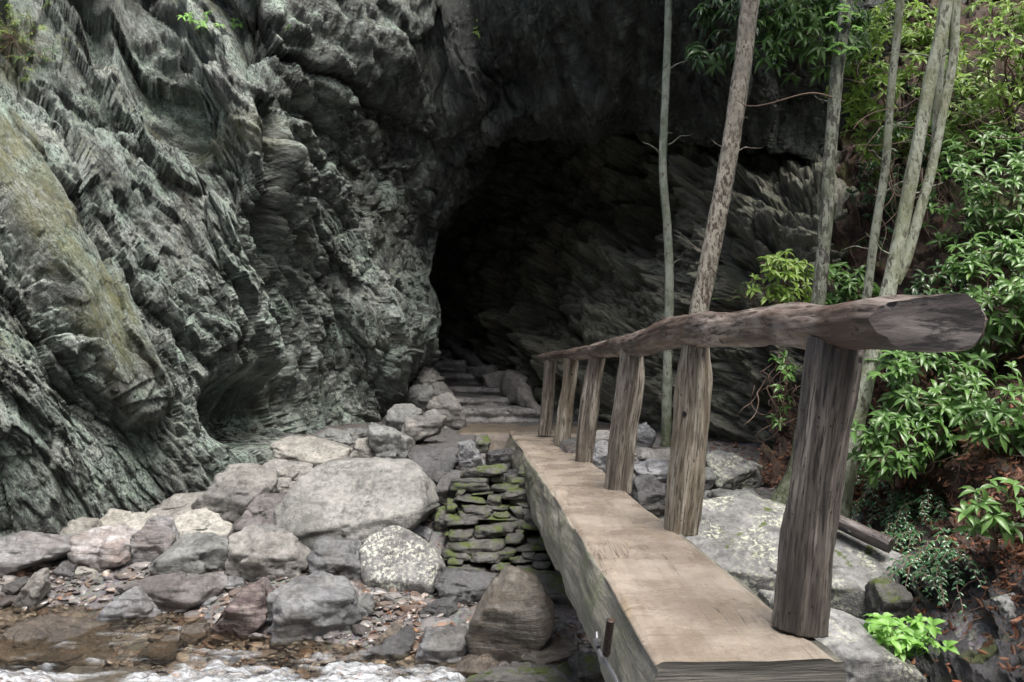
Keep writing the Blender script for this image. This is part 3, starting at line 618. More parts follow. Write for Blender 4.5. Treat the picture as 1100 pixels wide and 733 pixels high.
S('large dark wet slab leaning beside the landing, above the abutment', [(440, 492), (446, 472), (468, 467), (494, 479), (491, 499), (471, 522), (457, 513), (441, 498)], 'dark', ridge=.2, slope=.7, slabs=.02, group=BANK_G, seed=322)
ABUT_G = 'stones packed round the stone footing under the bridge'
S('dark wedge of stone under the large dark slab', [(466, 530), (472, 516), (492, 502), (497, 520), (494, 545), (476, 540)], 'dark', group=ABUT_G)
S('pale bluish slab standing upright beside the large dark slab', [(494, 480), (506, 477), (520, 496), (519, 508), (496, 510)], 'blue', ridge=.8, slope=.5, group=ABUT_G)
S('wet dark block in the shadow beside the bridge beam', [(523, 487), (545, 482), (553, 489), (551, 508), (524, 509)], 'dark', ridge=.8, slope=2., group=ABUT_G, sharp=90)
S('small upright stone under the landing edge, left of the beam', [(509, 480), (512, 468), (522, 466), (526, 474), (524, 486), (513, 486)], 'mossd', group=ABUT_G)
S('greenish stone under the landing edge touching the beam end', [(528, 478), (531, 465), (540, 463), (546, 472), (543, 482)], 'mossd', group=ABUT_G)
S('long flat dark wet slab below the pale upright one', [(497, 514), (520, 508), (562, 511), (566, 526), (540, 532), (499, 529)], 'dark', ridge=.7, slope=2.2, slabs=.04, group=ABUT_G)
S('triangular grey-violet stone lying on the mossy footing', [(492, 547), (498, 538), (528, 548), (524, 560), (505, 556)], 'lilac', ridge=.4, group=ABUT_G)
S('mossy lichened dark stone right of the largest boulder', [(467, 566), (470, 549), (486, 547), (495, 560), (490, 574), (472, 576)], 'mossd', group=ABUT_G)
S('small blue-grey wedge between the largest boulder and the lichened one', [(442, 574), (449, 563), (463, 571), (460, 584), (446, 583)], 'blue', group=ABUT_G)
S('long flat wet slab at the foot of the mossy footing, left part', [(467, 625), (484, 612), (531, 617), (526, 636), (516, 647), (477, 637)], 'dark', ridge=.55, slope=2., group=ABUT_G)
S('long flat wet slab at the foot of the mossy footing, running under the beam', [(540, 618), (570, 616), (613, 623), (632, 648), (592, 653), (550, 646)], 'mossd', ridge=.6, slope=2.4, group=ABUT_G)
WAT_G = 'stones lying in the stream bed'
S('big upright boulder with curved brown bands beside the bridge beam', [(504, 679), (514, 655), (531, 632), (547, 616), (580, 629), (593, 654), (588, 679), (561, 714), (539, 712), (511, 698)], 'banded', ridge=.7, slope=.7, slabs=.03, rough=.02, k=.9, group=WAT_G)
S('five-sided grey-brown boulder at the water edge left of centre', [(292, 667), (297, 642), (328, 623), (372, 636), (391, 658), (384, 674), (344, 690), (309, 679)], 'grey', ridge=.72, slope=.6, group=WAT_G, seed=340)
S('slanted stone with long purple and tan stripes', [(226, 678), (260, 636), (278, 624), (292, 647), (289, 665), (259, 688), (232, 686)], 'striped', ridge=.6, slope=.8, slabs=.05, group=WAT_G)
S('smooth brown boulder with a pale band below the rounded grey stone', [(138, 629), (169, 621), (235, 615), (248, 625), (240, 640), (207, 654), (177, 656), (158, 645)], 'purple', ridge=.6, group=WAT_G)
S('blue-grey triangular stone rising out of the water', [(109, 663), (120, 650), (149, 631), (166, 647), (176, 666), (174, 676), (115, 674)], 'blue', ridge=.6, slope=.5, slabs=.04, group=WAT_G)
S('large wet brown boulder at the front left, half in white water', [(1, 695), (11, 675), (27, 669), (76, 680), (115, 694), (124, 707), (112, 718), (76, 720), (28, 712)], 'brown', ridge=.5, slope=1.1, group=WAT_G)
S('upright tan slab at the left under the purplish one', [(18, 643), (35, 619), (49, 612), (50, 625), (41, 651), (30, 657), (20, 651)], 'tan', ridge=.6, slope=.4, group=WAT_G)
S('small layered brown stone standing in the shallow rapids', [(150, 707), (168, 690), (194, 681), (193, 697), (180, 713), (158, 716)], 'brown', slabs=.07, group=WAT_G)
S('flat grey slab awash at the bottom left edge', [(58, 733), (80, 726), (155, 724), (163, 738), (150, 748), (62, 748)], 'grey', ridge=.7, slope=2.5, group=WAT_G)
S('low wet slab sloping into the water left of the dark grey block', [(389, 703), (432, 677), (444, 680), (438, 697), (410, 711)], 'dark', ridge=.5, group=WAT_G)
S('dark blue-grey blocky stone left of the banded boulder', [(448, 706), (457, 680), (500, 679), (508, 699), (483, 717), (453, 715)], 'grey', ridge=.7, slope=1.6, group=WAT_G)
S('small flat stone on the gravel above the dark blue-grey block', [(448, 656), (470, 647), (486, 643), (492, 654), (477, 663)], 'dark', ridge=.5, group=WAT_G)
S('thinly layered brown-grey stone at the foot of the beam', [(564, 708), (574, 694), (617, 690), (622, 705), (602, 721), (572, 718)], 'banded', ridge=.6, slabs=.07, group=WAT_G)
S('mossy stone in the corner between the beam and the layered stone', [(614, 722), (618, 705), (632, 700), (648, 712), (650, 735), (620, 738)], 'moss', group=WAT_G)
S('reddish brown wet stone between the blocky stone and the banded boulder', [(488, 722), (498, 706), (524, 704), (534, 714), (522, 726), (496, 728)], 'brown', group=WAT_G)
S('broad flat wet slab at the bottom edge below the banded boulder', [(500, 732), (530, 722), (600, 722), (622, 732), (615, 745), (505, 745)], 'mossd', ridge=.8, slope=3, group=WAT_G)
S('small flat cream chip under the pinkish white stone', [(76, 612), (85, 606), (104, 610), (108, 616), (92, 620), (79, 619)], 'cream', group=WAT_G)
S('pinkish small stone in the shade between the angular grey and the five-sided boulder', [(343, 632), (352, 623), (378, 628), (385, 638), (368, 645), (350, 641)], 'pink', group=WAT_G)
S('small dark block under the tan oval boulder', [(242, 626), (247, 619), (262, 621), (263, 632), (248, 634)], 'grey', group=WAT_G)
S('grey-green wedge leaning on the right of the five-sided boulder', [(380, 660), (384, 642), (394, 636), (402, 646), (398, 662)], 'green', group=WAT_G)
S('squat dark stone in the gravel below the purplish slab', [(60, 613), (66, 605), (82, 607), (85, 618), (72, 622)], 'dark', group=WAT_G)
S('flat submerged grey-brown stone right of the small layered one', [(190, 690), (196, 674), (218, 670), (222, 682), (206, 696)], 'brown', group=WAT_G)
S('slim dark stone leaning left of the upright tan slab', [(4, 644), (8, 628), (26, 620), (30, 626), (18, 644)], 'dark', group=WAT_G)
S('grey pointed stone at the left of the gravel, under the striped one', [(200, 640), (212, 634), (236, 640), (228, 650), (206, 652)], 'grey', group=WAT_G)
S('small slanted brown slab right of the five-sided boulder', [(403, 690), (424, 668), (431, 672), (420, 690), (408, 695)], 'brown', group=WAT_G)
RG = 'stones on the right side behind the handrail'
S('angular pale-topped boulder behind the second post, beside the tree foot', [(760, 491), (770, 486), (800, 495), (816, 503), (816, 518), (795, 527), (764, 525)], 'lich_shade2', ridge=.5, group=RG)
S('low wet stone sloping between the angular boulder and the great slab', [(768, 532), (785, 526), (808, 531), (846, 556), (838, 562), (800, 550), (772, 545)], 'green', ridge=.5, group=RG)
S('great wet lichened slab filling the ground behind the two nearest posts', [(735, 560), (752, 545), (778, 541), (842, 558), (900, 570), (930, 583), (951, 600), (948, 640), (928, 672), (880, 672), (830, 660), (790, 640), (740, 596)], 'lich_shade2', ridge=.52, slope=1.7, rough=.018, k=.75, group=RG, seed=401)
S('rounded mossy stone against the right end of the great slab', [(940, 630), (955, 617), (972, 638), (979, 662), (965, 680), (938, 676)], 'moss', ridge=.6, group=RG)
S('long flat wet ledge of stone at the bottom right beside the beam end', [(850, 664), (880, 652), (912, 662), (960, 692), (1015, 735), (1015, 765), (850, 765)], 'lich_shade2', ridge=.78, slope=3.2, rough=.015, group=RG, seed=402, k=1.0)
S('wet dark stone seen between the second and third posts', [(681, 518), (697, 511), (714, 521), (718, 553), (702, 560), (684, 545)], 'dark', ridge=.6, group=RG)
S('flat bluish wet slab between the second and third posts, above the dark stone', [(680, 500), (700, 495), (720, 498), (720, 516), (684, 518)], 'blue', ridge=.5, slope=1.8, group=RG)
S('brownish flat stone at the far side of the bluish wet slab', [(684, 494), (690, 484), (718, 484), (728, 492), (712, 500)], 'tan', ridge=.5, slope=1.6, group=RG)
S('pale blue-white boulder between the third and fourth posts', [(630, 500), (634, 480), (646, 474), (658, 484), (656, 506), (638, 512)], 'blue', ridge=.6, group=RG)
S('rounded shiny stone at the foot of the slim pale tree', [(680, 474), (684, 461), (695, 455), (704, 466), (700, 480), (686, 482)], 'blue', ridge=.6, group=RG)
S('small wet stone between the slim pale tree and the second post', [(718, 492), (724, 480), (740, 478), (744, 492), (730, 498)], 'dark', ridge=.6, group=RG)
S('dull brown stone left of the angular pale-topped boulder', [(744, 520), (750, 506), (762, 503), (768, 518), (758, 530)], 'green', ridge=.6, group=RG)
S('small grey wedge under the angular pale-topped boulder', [(750, 540), (758, 528), (772, 530), (770, 544)], 'grey', ridge=.6, group=RG)
S('flat stone on the landing between the fourth and fifth posts', [(628, 470), (640, 464), (668, 466), (668, 474), (640, 478)], 'tan', ridge=.5, slope=2, group=RG)
S('pale lichened boulder at the right edge of the slate bank', [(1072, 668), (1074, 650), (1090, 638), (1115, 644), (1118, 675), (1090, 684)], 'lich_shade2', ridge=.6, group=RG)

# ---------------------------------------------------------------- dry stone footing under the far end of the bridge
def merge(parts):
    V, Fs, o = [], [], 0
    for v, f in parts: V.append(v); Fs.append(f + o); o += len(v)
    return np.concatenate(V), np.concatenate(Fs)
wroot = empty('stone_footing', hit(550, 618), 'mossy dry-stone footing of thin stacked stones under the far part of the bridge', 'stone wall')
rs = np.random.default_rng(5); parts = []; mossp = []
rows = np.linspace(618, 512, 17)
for i, yy in enumerate(rows):
    f_ = i / 16.; x = 484 - 6 + rs.uniform(-8, 4) + 10 * f_; xe = 632 - 60 * f_
    while x < xe:
        w = rs.choice([rs.uniform(14, 26), rs.uniform(34, 84)]) * (1 - .25 * f_); hh = rs.uniform(5.5, 10.5)
        D = 7.55 + .95 * f_ + rs.uniform(-.05, .05)
        c = at(x + w / 2, yy - hh / 2 + rs.uniform(-2.5, 2.5), D + .14)
        pl = np.array([(-w / 2, -hh * .3), (-w * .4, hh * .5), (w * .38, hh * .5), (w / 2, hh * .1), (w * .42, -hh * .5), (-w * .4, -hh * .5)]) * (D / F)
        th_ = rs.normal(0, .07); pl = (pl * rs.uniform(.85, 1.08, pl.shape)) @ np.array([[math.cos(th_), math.sin(th_)], [-math.sin(th_), math.cos(th_)]])
        v, f = stone_mesh(pl, .36, int(rs.integers(1e6)), 4, .6, 1.6, .05, 20, .04)
        parts.append((v + c - np.array(wroot.location), f)); x += w * rs.uniform(.95, 1.03)
v, f = merge(parts)
link('stonework', mesh_np('stonework', v, f, RM['moss']), wroot)

# ---------------------------------------------------------------- steps
M_step = rock_mat('step_stone', (.30, .295, .28), (.50, .49, .46), (.13, .115, .09), band=.3, rough=(.25, .5), spec=.6)
ST = [(500, 580, 453, 439, 13.6), (489, 565, 439, 428, 14.4), (479, 534, 428, 416, 15.3), (470, 522, 416, 401, 16.2), (458, 499, 401, 387, 17.1), (452, 488, 387, 376, 18.0), (448, 474, 376, 366, 18.9), (444, 466, 366, 358, 19.8)]
sroot = empty('stone_steps', at(540, 453, 13.6), 'eight wet stone steps climbing from the landing into the cave', 'steps')
for i, (x0, x1, yb, yt, D) in enumerate(ST):
    zt = at(500, yt, D)[2]; zb = at(500, yb, D)[2] - .12; xa = at(x0 - 6, yt, D)[0]; xb = at(x1 + 4, yt, D)[0]
    w, h, dp = xb - xa, zt - zb, 1.25
    nx, nz, ny = 90, 16, 50
    r_ = np.random.default_rng(50 + i)
    a_ = np.linspace(-1, 1, nx)
    # profile: down the front, over the nose, back along the tread
    prof = [(0.02 * math.sin(k), k * h / 14 - h) for k in range(14)] + [(.015, -.012), (.04, 0)] + [(.04 + k * dp / 48, 0) for k in range(1, 49)]
    prof = np.array(prof); Vv = np.zeros((len(prof), nx, 3))
    Vv[..., 0] = (a_ * w / 2)[None]; Vv[..., 1] = prof[:, 0][:, None]; Vv[..., 2] = prof[:, 1][:, None]
    Pp = Vv + r_.uniform(0, 50, 3)
    fr_n, _ = facets(Pp * np.array([3.5, 3.5, 7]), 3)
    front = sstep(.08, .0, Vv[..., 1])
    Vv[..., 1] -= front * (.05 * fr_n + .03 * fbm(Pp * 7, 3, 2)); Vv[..., 2] += (1 - front) * .03 * fbm(Pp * 2.5, 4, 2) - .02 * front * np.abs(fbm(Pp * 5, 2, 8))
    Vv[..., 1] += .06 * fbm(Pp[..., :1] * np.array([1.3, 0, 0]) + 4.2, 2, 3)
    f = grid_faces(len(prof), nx)
    o = link('step', mesh_np('step', Vv.reshape(-1, 3), f, M_step), sroot, loc=tuple(np.array([(xa + xb) / 2, D, zt]) - np.array(sroot.location)))
CG = 'stones edging the right side of the steps'
# long curb along the right of the upper steps
def curb(name, label, pts_, rad, m, flat=1., cat='rock', group=CG, seed=1):
    Cc = np.array([at(*p[:3]) for p in pts_]); t = np.linspace(0, len(Cc) - 1, 90); c = cr(Cc, t); R = cr(np.array(rad, float)[:, None], t)[:, 0]
    T = np.gradient(c, axis=0); T /= np.linalg.norm(T, axis=1, keepdims=True); up = np.array([0, 0, 1.]); sd_ = np.cross(T, up); sd_ /= np.linalg.norm(sd_, axis=1, keepdims=True); uu = np.cross(sd_, T)
    a = np.linspace(0, 2 * np.pi, 32, endpoint=False); ca = np.sign(np.cos(a)) * np.abs(np.cos(a)) ** .6; sa = np.sign(np.sin(a)) * np.abs(np.sin(a)) ** .6
    taper = np.minimum(1, 3.2 * np.sqrt(np.minimum(t, t[-1] - t) / t[-1] + 1e-5)); Rr = (R * taper)[:, None, None]
    V = c[:, None] + Rr * (ca[None, :, None] * sd_[:, None] + flat * sa[None, :, None] * uu[:, None])
    V = V + (V - c[:, None]) * (.35 * fbm(V * 3.5 + seed, 4, seed) + .3 * facets(V * 3 + seed, seed)[0])[..., None]
    b0 = V[0].mean(0); n_ = V.shape[0] * 32
    Vf = np.concatenate([V.reshape(-1, 3), V[0].mean(0)[None], V[-1].mean(0)[None]]); base = Vf.mean(0)
    fc = grid_faces(V.shape[0], 32, True); i_ = np.arange(32); j_ = (i_ + 1) % 32
    cap = np.concatenate([np.stack([j_, i_, 0 * i_ + n_], -1), np.stack([i_ + n_ - 32, j_ + n_ - 32, 0 * i_ + n_ + 1], -1)])
    o = link(name, mesh_np(name, Vf - base, [fc, cap], m), loc=tuple(base)); return tag(o, label, cat, group)
curb('curb_stone', 'long narrow leaning curb stone along the right of the upper steps', [(456, 352, 19.4), (478, 366, 18.4), (502, 383, 17.4), (522, 400, 16.3)], [.1, .13, .13, .1], RM['tan'], .8)
curb('curb_stone', 'low square stone joining the long curb to the wedge-shaped one', [(503, 398, 16.6), (516, 401, 16.2), (532, 399, 15.9)], [.13, .15, .12], RM['tan'], .8, seed=4)
curb('curb_stone', 'wedge-shaped pale stone sloping down to the bottom right step', [(548, 408, 15.2), (560, 422, 14.4), (580, 446, 13.5)], [.2, .16, .06], RM['tan'], 1.1, seed=6)
S('brown-topped boulder on the right of the third step', [(519, 404), (532, 400), (550, 403), (556, 412), (552, 425), (534, 425), (522, 415)], 'tan', D=15.6, group=CG, seed=431)

# ---------------------------------------------------------------- wood
def wood_mat(name, c1, c2, c3, rough=(.45, .75), spec=.4, uscale=18, vscale=1.1, bumpd=.012, patch=None):
    m, nt, b = mat(name); g = N(nt); uv = g.node("ShaderNodeTexCoord").outputs['UV']
    G_ = g.mapping(uv, scale=(uscale, vscale, 1)); n1 = g.noise(G_, 1.0, 8, .65, .5); n2 = g.noise(G_, 5, 6, .7, .3); p = g.noise(uv, 2.4, 5, .6)
    c = g.ramp(n1, [(.40, c1), (.5, c2), (.6, c3)]); c = g.mix(g.ramp(n2, [(.42, .85), (.5, 0.)]), c, tuple(x * .3 for x in c1))
    c = g.mix(g.ramp(p, [(.45, 0.), (.62, .6)]), c, patch or c1)
    # knots and worm holes
    kn = g.math('ADD', g.ramp(g.voro(g.mapping(uv, scale=(2.2, 1.6, 1)), 2.2), [(.05, 1.), (.09, 0.)]), g.math('MULTIPLY', g.ramp(g.voro(g.mapping(uv, scale=(1.3, .8, 1)), 30), [(.10, 1.), (.16, 0.)]), g.ramp(g.noise(uv, 4, 4, .7), [(.5, 0.), (.6, 1.)])), clamp=True); c = g.mix(kn, c, (.012, .01, .009))
    g.put(b.inputs['Base Color'], c); g.put(b.inputs['Roughness'], g.maprange(p, .3, .7, rough[0], rough[1])); b.inputs['Specular IOR Level'].default_value = spec
    h = g.math('SUBTRACT', g.math('ADD', g.math('MULTIPLY', n2, .7), g.math('MULTIPLY', n1, .5)), g.math('MULTIPLY', kn, .9))
    g.put(b.inputs['Normal'], g.bump(h, .9, bumpd)); return m
M_post = wood_mat('weathered_post_wood', (.07, .06, .05), (.18, .16, .13), (.34, .31, .265), patch=(.09, .072, .055))
M_postd = wood_mat('dark_post_wood', (.05, .045, .042), (.13, .115, .10), (.27, .245, .215), patch=(.055, .048, .042))
M_postp = wood_mat('pale_post_wood', (.12, .10, .075), (.27, .24, .185), (.42, .39, .33), patch=(.12, .095, .065))
M_rail = wood_mat('wet_rail_wood', (.055, .043, .037), (.15, .122, .105), (.30, .265, .235), rough=(.3, .6), patch=(.075, .045, .03), uscale=9)
M_railend = wood_mat('sawn_rail_end', (.06, .05, .045), (.155, .132, .118), (.33, .295, .265), rough=(.3, .55), uscale=5, vscale=1)

def tube(c, R, nseg=28, rough=.08, seed=0, nfreq=2.5, flat=None, rib=0.):
    """tube with uv in metres round and along; returns V, quads, caps, uv"""
    T = np.gradient(c, axis=0); T /= np.linalg.norm(T, axis=1, keepdims=True)
    ref = np.array([0, 1., 0]) if abs(T[:, 2]).mean() > .6 else np.array([0, 0, 1.])
    A = np.cross(T, ref); A /= np.linalg.norm(A, axis=1, keepdims=True); B = np.cross(A, T)
    a = np.linspace(0, 2 * np.pi, nseg + 1)
    V = c[:, None] + R[:, None, None] * (np.cos(a)[None, :, None] * A[:, None] + np.sin(a)[None, :, None] * B[:, None])
    L = np.concatenate([[0], np.cumsum(np.linalg.norm(np.diff(c, axis=0), axis=1))])
    Q = np.stack([np.cos(a)[None] + 0 * L[:, None], np.sin(a)[None] + 0 * L[:, None], L[:, None] * nfreq + 0 * a[None]], -1) + seed * 3.7
    dd = rough * (fbm(Q * np.array([1.3, 1.3, .8]), 4, seed) + .35 * fbm(Q * np.array([5, 5, .6]), 3, seed + 3))
    if rib: dd = dd - rib * np.maximum(0, ridged(Q * np.array([2.6, 2.6, .35]), 2, seed) - 1.15)
    V = V + (V - c[:, None]) * dd[..., None]; V[:, -1] = V[:, 0]
    uv = np.stack([a[None] * R.mean() + 0 * L[:, None], L[:, None] + 0 * a[None]], -1) + seed * 1.37
    return V, uv, L
def tube_mesh(name, V, uv, mats, caps=(True, True), dome=0.):
    nr, nc = V.shape[:2]; f = [grid_faces(nr, nc)]; Vv = [V.reshape(-1, 3)]; UV = [uv.reshape(-1, 2)]; n_ = nr * nc; i_ = np.arange(nc - 1)
    for k, on in enumerate(caps):
        if not on: continue
        ring = V[0] if k == 0 else V[-1]; ce = ring[:-1].mean(0); nb_ = V[1 if k == 0 else -2].mean(0); out_ = (ce - nb_) / (np.linalg.norm(ce - nb_) + 1e-9)
        rad = np.linalg.norm(ring[0] - ce); mid = ce + (ring - ce) * .6 + out_ * dome * rad * .7
        Vv += [mid, (ce + out_ * dome * rad)[None]]; e1, e2 = (ring - ce)[0], np.cross(out_, (ring - ce)[0])
        def cu(r): return np.stack([(r - ce) @ e1 / rad, (r - ce) @ e2 / rad], -1)
        UV += [cu(mid), np.zeros((1, 2))]
        a0 = i_ if k == 0 else i_ + n_of(nr, nc) - nc
        m0 = sum(len(x) for x in Vv[:-2]); c0 = m0 + nc
        q = np.stack([a0, a0 + 1, i_ + 1 + m0, i_ + m0], -1); tr3 = np.stack([i_ + m0, i_ + 1 + m0, 0 * i_ + c0], -1)
        if k == 0: q = q[:, ::-1]; tr3 = tr3[:, ::-1]
        f += [q, tr3]
    return mesh_np(name, np.concatenate(Vv), f, mats, uv=np.concatenate(UV))
def n_of(a, b): return a * b

# ---------------------------------------------------------------- footbridge
broot = empty('footbridge', (.2, 7.4, -.4), 'single hewn log footbridge with a rough pole handrail along its right side', 'footbridge')
BL = np.array(broot.location)
Ledge = [(703, 712), (681, 675), (662, 640), (640, 600), (618, 568), (596, 533), (573, 500), (556, 476), (545, 462)]
Redge = [(899, 708), (868, 683), (832, 654), (768, 603), (728, 571), (693, 545), (650, 508), (620, 484), (598, 462)]
def onz(px, py, z=0.):
    u, v = ray(px, py); D = (z - CAMZ) / v; return np.array([u * D, D])
Lp = np.array([onz(*p) for p in Ledge]); Rp = np.array([onz(*p) for p in Redge])
yy = np.linspace(0, 1, 320); ysl = Lp[0, 1] + (Lp[-1, 1] - Lp[0, 1]) * yy ** 1.3; ysr = Rp[0, 1] + (Rp[-1, 1] - Rp[0, 1]) * yy ** 1.3
xl = np.interp(ysl, Lp[:, 1], Lp[:, 0]); xr = np.interp(ysr, Rp[:, 1], Rp[:, 0])
Tn = 60; top = np.linspace(0, 1, Tn); sn = 26; TH = .42
def section(k):
    l = np.array([xl[k], ysl[k], 0.]); r = np.array([xr[k], ysr[k], 0.]); pts_ = [l + (r - l) * t for t in top]
    w = (r - l) / np.linalg.norm(r - l)
    for q in np.linspace(0, 1, sn)[1:]: pts_.append(r + np.array([0, 0, -TH * q]) + w * (.05 * math.sin(q * 2.6) - .03 * q))
    for q in np.linspace(0, 1, 14)[1:]: pts_.append(r + (l - r) * q + np.array([0, 0, -TH - .05 * math.sin(q * math.pi)]))
    for q in np.linspace(1, 0, sn)[1:-1]: pts_.append(l + np.array([0, 0, -TH * q]) - w * (.07 * math.sin(q * 2.4) - .01 * q))
    return pts_
Vb = np.array([section(k) for k in range(320)]); ns = Vb.shape[1]
isTop = np.zeros(ns, bool); isTop[:Tn] = True
Pq = Vb * np.array([2.2, .9, 3.])
side = ~isTop
dd = .035 * fbm(Pq * 1.2, 4, 5) + .018 * facets(Vb * np.array([4, 1.6, 7]), 7)[0] + .006 * fbm(Vb * np.array([14, 3, 22]), 3, 3)
cen = Vb.mean(1, keepdims=True); outw = (Vb - cen); outw[..., 1] = 0; outw /= np.linalg.norm(outw, axis=-1, keepdims=True)
Vb = Vb + outw * (dd * side[None])[..., None]
edge = np.minimum(top, 1 - top); Vb[:, :Tn, 2] += .006 * fbm(Vb[:, :Tn] * np.array([3, 1.4, 0]), 4, 9) - .012 * (1 - sstep(0, .05, edge))[None] - .03 * (1 - sstep(0, .05, top))[None] * np.maximum(0, fbm(Vb[:, :Tn] * np.array([0, 2.4, 0]) + 1, 3, 3))
M_top = mat('worn_beam_top'); m_, nt, b = M_top; g = N(nt); p = g.pos()
gp = g.mapping(p, rot=(0, 0, math.radians(-3.5)), scale=(16, 1.0, 1)); n1 = g.noise(gp, 1.1, 7, .65); n2 = g.noise(p, 40, 5, .7); n3 = g.noise(p, 2.2, 5, .6)
c = g.ramp(n3, [(.35, (.22, .185, .15)), (.65, (.36, .32, .268))]); c = g.mix(g.ramp(n1, [(.36, .35), (.48, 0.)]), c, (.14, .11, .08))
c = g.mix(g.math('MULTIPLY', g.ramp(n1, [(.6, 0.), (.66, .5)]), .8), c, (.33, .24, .14))
spk = g.ramp(g.voro(p, 42), [(.07, 1.), (.1, 0.)]); spk = g.math('MULTIPLY', spk, g.ramp(g.noise(p, 9, 3, .6), [(.5, 0.), (.55, 1.)])); c = g.mix(spk, c, (.05, .035, .025))
c = g.mix(.5, c, g.ramp(n2, [(.3, .35), (.7, .7)]), 'OVERLAY')

kf = g.ramp(g.noise(g.mapping(p, rot=(0, 0, math.radians(12)), scale=(.7, 22, 1)), 1.0, 4, .6, .3), [(.34, .5), (.42, 0.)]); c = g.mix(g.math('MULTIPLY', kf, g.ramp(g.noise(p, 1.7, 3, .6), [(.4, 0.), (.55, 1.)])), c, (.10, .075, .05))
ck = g.ramp(g.noise(g.mapping(p, rot=(0, 0, math.radians(-3.5)), scale=(9, .35, 1)), 1.6, 3, .5, .2), [(.492, 0.), (.499, 1.), (.501, 1.), (.508, 0.)]); ck = g.math('MULTIPLY', ck, g.ramp(g.noise(p, 1.3, 3, .6), [(.5, 0.), (.6, .8)])); c = g.mix(ck, c, (.03, .022, .016))
wet = g.ramp(g.noise(p, 3.4, 6, .7), [(.42, .35), (.6, 0.)]); c = g.mix(wet, c, (.17, .135, .10))
g.put(b.inputs['Base Color'], c); g.put(b.inputs['Roughness'], g.maprange(n3, .35, .65, .16, .42)); b.inputs['Specular IOR Level'].default_value = .5
g.put(b.inputs['Normal'], g.bump(g.math('SUBTRACT', g.math('ADD', g.math('MULTIPLY', n1, .8), g.math('MULTIPLY', n2, .45)), ck), .6, .012))
m_side, nt, b = mat('hewn_beam_side'); g = N(nt); p = g.pos()
gp = g.mapping(p, scale=(1, .5, 9)); n1 = g.noise(gp, 2.2, 8, .68, .4); n2 = g.noise(p, 20, 6, .7)
c = g.ramp(n1, [(.3, (.05, .048, .04)), (.48, (.15, .145, .12)), (.68, (.29, .28, .235))]); c = g.mix(g.ramp(g.noise(p, 2.6, 6, .7), [(.5, 0.), (.62, .6)]), c, (.10, .115, .06))
c = g.mix(.5, c, g.ramp(n2, [(.3, .3), (.7, .75)]), 'OVERLAY'); g.put(b.inputs['Base Color'], c); b.inputs['Roughness'].default_value = .6
g.put(b.inputs['Normal'], g.bump(g.math('ADD', n1, g.math('MULTIPLY', n2, .5)), .9, .03))
m_end, nt, b = mat('beam_end_grain'); g = N(nt); p = g.pos()
n1 = g.noise(g.mapping(p, scale=(.5, 1, 12)), 3.5, 8, .7, .5); c = g.ramp(n1, [(.32, (.035, .033, .03)), (.5, (.12, .115, .10)), (.7, (.24, .23, .195))])
g.put(b.inputs['Base Color'], c); b.inputs['Roughness'].default_value = .7; g.put(b.inputs['Normal'], g.bump(n1, .9, .015))
fcs = grid_faces(320, ns, True); colidx = np.tile(np.arange(ns), 319); mi = np.where(colidx < Tn - 1, 0, 1)
# near end: sheet across the section
end = Vb[0].copy(); ec = end.mean(0); rings = [end + (ec - end) * t for t in (.0, .06, .35, .7)]
Ve = [Vb.reshape(-1, 3)] + [r_ + np.array([0, .004 * (k > 0) - .004, 0]) for k, r_ in enumerate(rings)] + [ec[None]]
o0 = 320 * ns; fe = [grid_faces(4, ns, True) + o0]; i_ = np.arange(ns); fe.append(np.stack([i_ + o0 + 3 * ns, (i_ + 1) % ns + o0 + 3 * ns, 0 * i_ + o0 + 4 * ns], -1))
mi = np.concatenate([mi, np.full(3 * ns, 2), np.full(ns, 2)])
me = mesh_np('deck_beam', np.concatenate(Ve) - BL, [fcs] + fe, [M_top[0], m_side, m_end], matidx=mi)
beam = link('deck_beam', me, broot)
bmx = bmesh.new(); bmx.from_mesh(me); bmesh.ops.recalc_face_normals(bmx, faces=bmx.faces); bmx.to_mesh(me); bmx.free()
for e_ in (): pass
# posts: (base centre px, py, half-width px), (mid), (top) at depth
PO = [
 ([(859, 676, 28), (872, 560, 28), (884, 460, 29), (896, 366, 29)], 3.12, M_postd, 'dark weathered post with a knot, nearest to the camera'),
 ([(731, 572, 20), (738, 500, 21), (744, 440, 20), (746, 400, 19), (747, 368, 15)], 5.0, M_postp, 'pale wormholed post tapering at the top'),
 ([(663, 528, 15), (669, 470, 15.5), (676, 420, 15), (679, 376, 13)], 6.6, M_post, None),
 ([(627, 496, 10.5), (631, 450, 11), (637, 410, 10), (641, 384, 9)], 8.4, M_post, None),
 ([(604, 479, 8), (607, 445, 8.5), (611, 415, 8), (614, 386, 8)], 9.9, M_postp, None),
 ([(585, 468, 7), (588, 440, 7), (590, 410, 6.5), (591, 387, 6.5)], 11.2, M_post, None),
]
for i, (pp, D, m_, lab) in enumerate(PO):
    Cc = np.array([at(q[0], q[1], D) for q in pp]); R = np.array([q[2] / F * D for q in pp]) * .95
    t = np.linspace(0, len(Cc) - 1, 120); c = cr(Cc, t); r_ = cr(R[:, None], t)[:, 0]
    V, uv, L = tube(c, r_, 56, .24, 11 + i, 2.6, rib=.12)
    o = link('post', tube_mesh('post', V - BL, uv, m_), broot)
    if lab: o['label'] = lab
